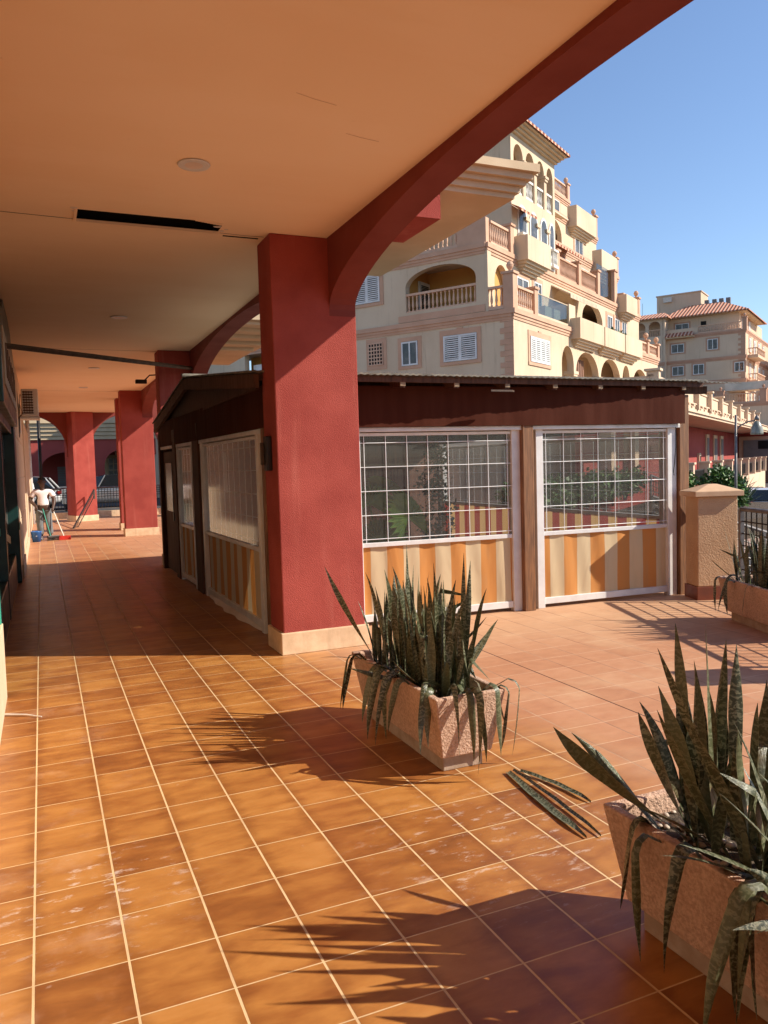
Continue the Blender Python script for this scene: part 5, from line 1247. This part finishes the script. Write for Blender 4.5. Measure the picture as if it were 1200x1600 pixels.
sash(b2, Fy, 6.6, 8.2, 16.6, 17.9, 1.2, T2); MB().box(1.12, 1.199, 4.6, 5.2, 17.3, 17.9).build('vent', M['dark'], b2)
balustrade(b2, Fy, .5, 5.3, .08, 16.3, .95, gap=.26); w = MB(); w.box(0, .2, 5.3, 9, 16.301, 17.1); w.build('parapet', W2, b2); pier(b2, Fx, .1, .1, 16.16, 17.6, .5, True, T2)
q = MB()
for k in range(28):
    z = 7.5 + k * .3; q.box(-.03, 0, .0, .8 if k % 2 else .5, z, z + .28)
q.build('quoins', T2, b2)
# right facade
for z in (7.4, 10.9, 13.9): 
    for u in (2.2, 5.5, 8.6, 12): shutters(b2, Fx, u, u + 1.3, z, z + 1.6, 0, 2, trim=T2)
for u in (2.6, 4.6, 7.4): shutters(b2, Fx, u, u + 1.2, 16.7, 18.2, .9, 2, trim=T2)
MB().box(1.0, 6.5, -1.2, 0, 13.0, 13.2).build('balcony_slab', W2, b2); balustrade(b2, Fx, 1.0, 6.5, -1.1, 13.2, .95, gap=.26); balustrade(b2, Fy, -1.1, -.1, 1.0, 13.2, .95, gap=.26)
MB().box(1.0, 6.5, -1.2, 0, 10.0, 10.2).build('balcony_slab', W2, b2); balustrade(b2, Fx, 1.0, 6.5, -1.1, 10.2, .95, gap=.26); balustrade(b2, Fy, -1.1, -.1, 1.0, 10.2, .95, gap=.26)
# roofs
tile_roof(b2, [((.2, 9.8, 18.65), (.2, -.3, 18.65), (4.5, 3.4, 20.55), (4.5, 7.5, 20.55)), ((.2, -.3, 18.65), (14, -.3, 18.65), (12, 3.4, 20.55), (4.5, 3.4, 20.55)), ((14, -.3, 18.65), (14, 9.8, 18.65), (12, 7.5, 20.55), (12, 3.4, 20.55)), ((14, 9.8, 18.65), (.2, 9.8, 18.65), (4.5, 7.5, 20.55), (12, 7.5, 20.55))])
tile_roof(b2, [((-1.4, 15.2, 18.6), (-1.4, 8.4, 18.6), (1.2, 9.5, 19.5), (1.2, 13.5, 19.5)), ((-1.4, 8.4, 18.6), (2.5, 8.4, 18.6), (2.5, 9.5, 19.5), (1.2, 9.5, 19.5))])
e = MB(); e.box(.5, 13.7, 0, 9.5, 18.5, 18.64); e.box(-1.1, .49, 8.7, 14.9, 18.45, 18.59); e.build('eave', M['cornice'], b2)
tile_roof(b2, [((-.9, 8.95, 16.2), (-.9, 5.6, 16.2), (-.01, 5.9, 16.7), (-.01, 8.95, 16.7))], name='canopy_roof'); MB().box(-.8, -.01, 5.7, 8.9, 15.95, 16.15).build('canopy_soffit', M['cornice'], b2)
MB().box(4.5, 8.5, 5.9, 11.3, 19.4, 22.15).box(4.4, 8.6, 5.8, 11.4, 22.151, 22.28).build('roof_tower', W2, b2)
MB().box(4.15, 4.49, 9.4, 10.4, 21.3, 21.9).build('roof_unit', M['acbody'], b2)
for u in (5.0, 4.1, 3.3, 2.5): MB().box(4.6, 5.1, u, u + .5, 19.9, 21.0).build('chimney_cowl', M['railgrey'], b2)
an = MB()
for y, h in ((13.9, 1.9), (13.0, 1.3), (12.2, 1.5)): an.tube([(1.2, y, 19.3), (1.2, y, 19.5 + h)], .02, 5)
an.build('antenna', M['steel'], b2)
# lower terrace tier
w = MB(); w.box(-3.5, -.01, -6, 5.5, -1.45, 7.4); w.build('terrace_block', W2, b2); string(b2, Fy, -6, 5.5, -3.5, 7.4, T2)
balustrade(b2, Fy, -2.0, 1.6, -3.35, 7.5, 1.1, gap=.26); pier(b2, Fy, 2.1, -3.3, 7.5, 8.9, .8, True, T2); pier(b2, Fy, -2.4, -3.3, 7.5, 8.9, .7, True, T2); w = MB(); w.box(-3.4, -3.2, 2.6, 5.5, 7.5, 8.3); w.build('parapet', W2, b2)
MB().box(-2.6, -.1, -3.0, 1.8, 9.0, 9.9).build('pergola', M['cream_ceiling'], b2)
b3 = thing('apartment_building', 'sliver of a farther tan apartment block with red roof at the right edge', 'building', (90, 70, 0), ANG)
MB().box(0, 14, -6, 3, -1.45, 16.2).build('wall', W2, b3)
tile_roof(b3, [((-.8, 3.6, 16.3), (-.8, -6.8, 16.3), (4, -3, 17.8), (4, 0, 17.8)), ((-.8, -6.8, 16.3), (14, -6.8, 16.3), (10, -3, 17.8), (4, -3, 17.8))])
for z in (13.6, 10.7, 7.7):
    for u in (-5, -2.8, -.4): shutters(b3, Fy, u, u + 1.3, z, z + 1.5, 0, 2, trim=T2)

# ------------------------------------------------------------------ podium with balustraded terrace
PANG = atan2(.5905, .8070)
pd = thing('podium_building', 'long red podium with a cream balustraded terrace on its roof', 'building', (34.71, 34.24, 0), PANG)
PL = -12.6
w = MB(); w.box(PL, 48, 3.1, 3.5, -1.45, 3.95); w.build('wall', M['red_far'], pd)
w = MB(); w.box(PL, 48, 0, 3.6, 3.97, 4.12); w.box(PL, 48, -.10, 3.6, 4.121, 4.30); w.box(PL, 48, -.02, .3, 4.301, 4.55); w.box(PL, 48, -.12, .3, 4.551, 4.62); w.build('cornice', M['podium'], pd)
w = MB(); w.box(PL, 36, .06, .2, 4.621, 5.26); w.box(PL, 36, .0, .26, 5.261, 5.36); w.build('parapet', M['podium'], pd)
for i, u in enumerate((-12.4, -6.2, -1.4, 3.4, 8.4, 13.6, 18.9, 24.3, 29.7, 34.8)):
    mb = MB(); mb.box(u - .2, u + .2, -.22, .3, 4.30, 5.5); mb.box(u - .3, u + .3, -.3, .38, 5.501, 5.6); mb.build('parapet_pier', M['btrim'] if False else M['podium'], pd)
for i in range(31): MB().box(-12 + i * 1.5, -11.5 + i * 1.5, -.17, -.121, 4.42, 4.52).build('dentil', M['podium'], pd)
w = MB(); w.box(PL, PL + .2, .27, 3.6, 4.62, 5.3); w.build('parapet', M['podium'], pd)
for (u, wd) in ((24, 1.6), (28.5, 2.2), (33, 2.0)):
    o = MB().box(u, u + wd, 2.98, 3.09, -.1, 3.5).build('door_surround', M['podium'], pd); MB().box(u + .3, u + wd - .3, 2.94, 2.979, -.1, 3.2).build('door', M['shuttergrey'], o)
o = MB().box(19.6, 20.4, 2.9, 3.09, -.1, 1.9).build('window_trim', M['podium'], pd); MB().box(19.8, 20.2, 2.86, 2.899, .2, 1.7).build('pane', M['glassdark'], o)
for u in (-10, -5): 
    o = MB().box(u, u + .9, 2.5, 3.09, -.1, 3.9).build('pilaster', M['podium'], pd)
# projecting end block facing the street
w = MB(); w.box(48, 60, -22, 3.5, -1.45, 4.1); w.build('end_block', M['red_far'], pd)
w = MB(); w.box(47.3, 60, -22.3, 3.6, 4.101, 4.5); w.box(47.1, 60, -22.5, 3.6, 4.501, 4.7); w.build('end_cornice', M['podium'], pd)
o = MB().box(47.8, 47.99, -.6, 2.95, -1.45, 3.6).build('door_surround', M['btrim'], pd)
MB().box(47.7, 47.799, -.1, 2.5, 1.0, 3.2).build('roller_shutter', M['shuttergrey'], o); MB().box(47.66, 47.699, 0, 1.0, 2.2, 3.1).build('sign_panel', M['dark'], o)
MB().box(47.7, 47.799, -.1, 2.5, -1.4, .95).build('door', M['doorbrown'], o)
# garden wall with fence panels
gw = thing('garden_fence', 'low cream wall with black fence panels between posts below the red podium', 'fence', (34.71 + .5905 * .8, 34.24 - .8070 * .8, 0), PANG)
MB().box(-9, 31, -.2, .2, -1.45, .15).build('low_wall', M['podium'], gw)
for i in range(9):
    u = -8.7 + i * 5.0; mb = MB().box(u - .2, u + .2, -.24, .24, .151, 1.35); mb.box(u - .28, u + .28, -.3, .3, 1.351, 1.45); mb.build('fence_post', M['podium'], gw)
    if i < 8:
        p_ = MB(); p_.box(u + .25, u + 4.75, -.03, .03, 1.0, 1.06); p_.box(u + .25, u + 4.75, -.03, .03, .3, .34)
        for k in range(20): p_.box(u + .33 + k * .23, u + .40 + k * .23, -.02, .02, .34, 1.0)
        p_.build('fence_panel', M['steel'], gw)

# lamp, shrubs, agaves, kerb wall
lp_ = thing('street_lamp', 'grey street lamp with a glass bell shade beyond the terrace pillar', 'street lamp', (20.34, 18.56, -1.45))
MB().tube([(0, 0, 0), (0, 0, 4.5)], .055, 10, .035).build('pole', M['railgrey'], lp_, smooth=True)
MB().tube([(0, 0, 4.0), (.12, -.05, 4.15), (.35, -.16, 4.28), (.55, -.25, 4.30)], .022, 8).build('arm', M['railgrey'], lp_, smooth=True)
s_ = MB().lathe((.60, -.28, 3.86), [(.19, .0), (.195, .04), (.17, .22), (.10, .38), (.05, .43)], 20).build('shade', M['lampglass'], lp_, smooth=True)
MB().lathe((.60, -.28, 4.32), [(.08, 0), (.07, .08), (.02, .16)], 12).build('cap', M['railgrey'], lp_, smooth=True)
def shrub(label, loc, cs, n, size, seed, mats, name='shrub', group=None):
    t = thing(name, label, 'shrub', loc, 0, group)
    leaf_cloud(MB(), cs, n, size, seed, mats=len(mats)).build('foliage', mats, t)
    MB().tube([(0, 0, -.1), (.05, 0, .8)], .06, 6, .03).build('trunk', M['stem'], t)
    return t
shrub('rounded bright green shrub to the left of the street lamp', (23.7, 22.4, -.2), [((-.3, .3, .75), .62), ((.35, -.25, .8), .65), ((0, 0, 1.15), .6), ((-.5, .4, .35), .5), ((.5, -.4, .35), .5), ((.1, 0, .4), .6)], 3800, .14, 3, [M['green'], M['green'], M['greenlight']])
shrub('small green shrub half hidden by the fence left of the round shrub', (24.5, 25.2, -.2), [((0, 0, 1.0), .6), ((.5, .3, .9), .6)], 900, .15, 8, [M['green'], M['greenlight']])
for i, (x, y, lab) in enumerate(((23.6, 28.4, 'green hedge seen through the right pavilion window'), (17.6, 24.0, 'green hedge seen through the left pavilion window'))):
    cs = [((k * .8, k * .6, .8 + .15 * (k % 2)), .75) for k in range(-5, 6)]
    shrub(lab, (x, y, -.3), cs, 3200, .2, 12 + i, [M['green'], M['greenlight']], 'hedge')
def agave(label, loc, seed, k=26, R_=1.2):
    rnd = random.Random(seed); t = thing('agave', label, 'plant', loc, 0, 'grey green spiky plants by the kerb wall')
    mb = MB()
    for i in range(k):
        leaf_ribbon(mb, (0, 0, .1), rnd.uniform(0, 2 * pi), rnd.uniform(.15, 1.1), R_ * rnd.uniform(.7, 1.1), .10, rnd.uniform(0, .5), None, 0, i, n=7)
    mb.uv = None
    mb.build('leaves', M['greyleaf'], t, smooth=True)
agave('spiky grey green plant just right of the street lamp pole', (27.0, 24.4, -.6), 1)
agave('second spiky grey green plant farther along the kerb wall', (30.6, 27.6, -.5), 2)
agave('third spiky grey green plant farthest along the kerb wall', (36.8, 33.4, -.4), 3)
bd = MB(); bd.prism([(20, 20.5), (27.5, 22.0), (47, 40.5), (44, 44), (22, 27)], lambda p, q: (p, q, -.62), lambda p, q: (p, q, -1.44)); struct(bd.build('planting_bed', M['soil']))
kw = thing('kerb_wall', 'low cream stepped kerb wall round the planting bed', 'wall', (26.6, 20.6, -1.45), atan2(18.6, 19.6))
for i in range(15):
    MB().box(i * 1.7, i * 1.7 + 1.6, -.14, .14, 0, 1.05 - .03 * (i % 2)).build('segment', M['podium'], kw)
# distant hill and trees behind to close the horizon on the left between pavilion and arcade
hl = MB(); vs = []; fs = []
for i in range(25):
    x = -700 + i * 80
    vs += [(x, 900, -2), (x, 900 + 60, 25 + 30 * mnoise.noise(Vector((i * .35, 0, 0))))]
for i in range(24): fs.append((2 * i, 2 * i + 2, 2 * i + 3, 2 * i + 1))
struct(hl.add(vs, fs).build('hills', M['terr']))

# ------------------------------------------------------------------ light, sky, camera
wld = bpy.data.worlds.new('World'); S.world = wld; wld.use_nodes = True
t = wld.node_tree; t.nodes.clear()
bg = t.nodes.new('ShaderNodeBackground'); sk = t.nodes.new('ShaderNodeTexSky'); ow = t.nodes.new('ShaderNodeOutputWorld')
sk.sky_type = 'NISHITA'; sk.sun_disc = False; sk.sun_elevation = SUN_EL; sk.sun_rotation = SUN_AZ
sk.air_density = 1.0; sk.dust_density = .15; sk.ozone_density = 3.2; sk.altitude = 50
bg.inputs[1].default_value = .105
hs = t.nodes.new('ShaderNodeHueSaturation'); hs.inputs['Hue'].default_value = .503; hs.inputs['Saturation'].default_value = 1.0; hs.inputs['Value'].default_value = 1.16
t.links.new(sk.outputs[0], hs.inputs['Color']); t.links.new(hs.outputs[0], bg.inputs[0]); t.links.new(bg.outputs[0], ow.inputs[0])
sun = bpy.data.lights.new('Sun', 'SUN'); sun.energy = 4.7; sun.angle = radians(.5); sun.color = (1, .91, .78)
so = bpy.data.objects.new('Sun', sun); COL.objects.link(so)
sd = Vector((sin(SUN_AZ) * cos(SUN_EL), cos(SUN_AZ) * cos(SUN_EL), sin(SUN_EL)))
so.rotation_euler = (-sd).to_track_quat('-Z', 'Y').to_euler(); so.location = sd * 60

yaw, pitch, roll = .409343, -.0623868, -.0285554
cy_, sy_, cp_, sp_, cr_, sr_ = cos(yaw), sin(yaw), cos(pitch), sin(pitch), cos(roll), sin(roll)
fw = Vector((sy_ * cp_, cy_ * cp_, sp_)); ri = Vector((cy_, -sy_, 0)); up = ri.cross(fw)
r2 = ri * cr_ + up * sr_; u2 = -ri * sr_ + up * cr_
cam = bpy.data.cameras.new('Camera'); co = bpy.data.objects.new('Camera', cam); COL.objects.link(co)
co.matrix_world = Matrix(((r2.x, u2.x, -fw.x, 0), (r2.y, u2.y, -fw.y, 0), (r2.z, u2.z, -fw.z, 1.8462), (0, 0, 0, 1)))
cam.sensor_fit = 'HORIZONTAL'; cam.sensor_width = 36; cam.lens = 36 * 1228 / 1200; cam.clip_start = .05; cam.clip_end = 6000
S.camera = co
S.view_settings.view_transform = 'Standard'; S.view_settings.look = 'None'; S.view_settings.gamma = 1; S.view_settings.exposure = .64
S.cycles.max_bounces = 10; S.cycles.diffuse_bounces = 6; S.cycles.glossy_bounces = 4; S.cycles.transparent_max_bounces = 24; S.cycles.transmission_bounces = 6
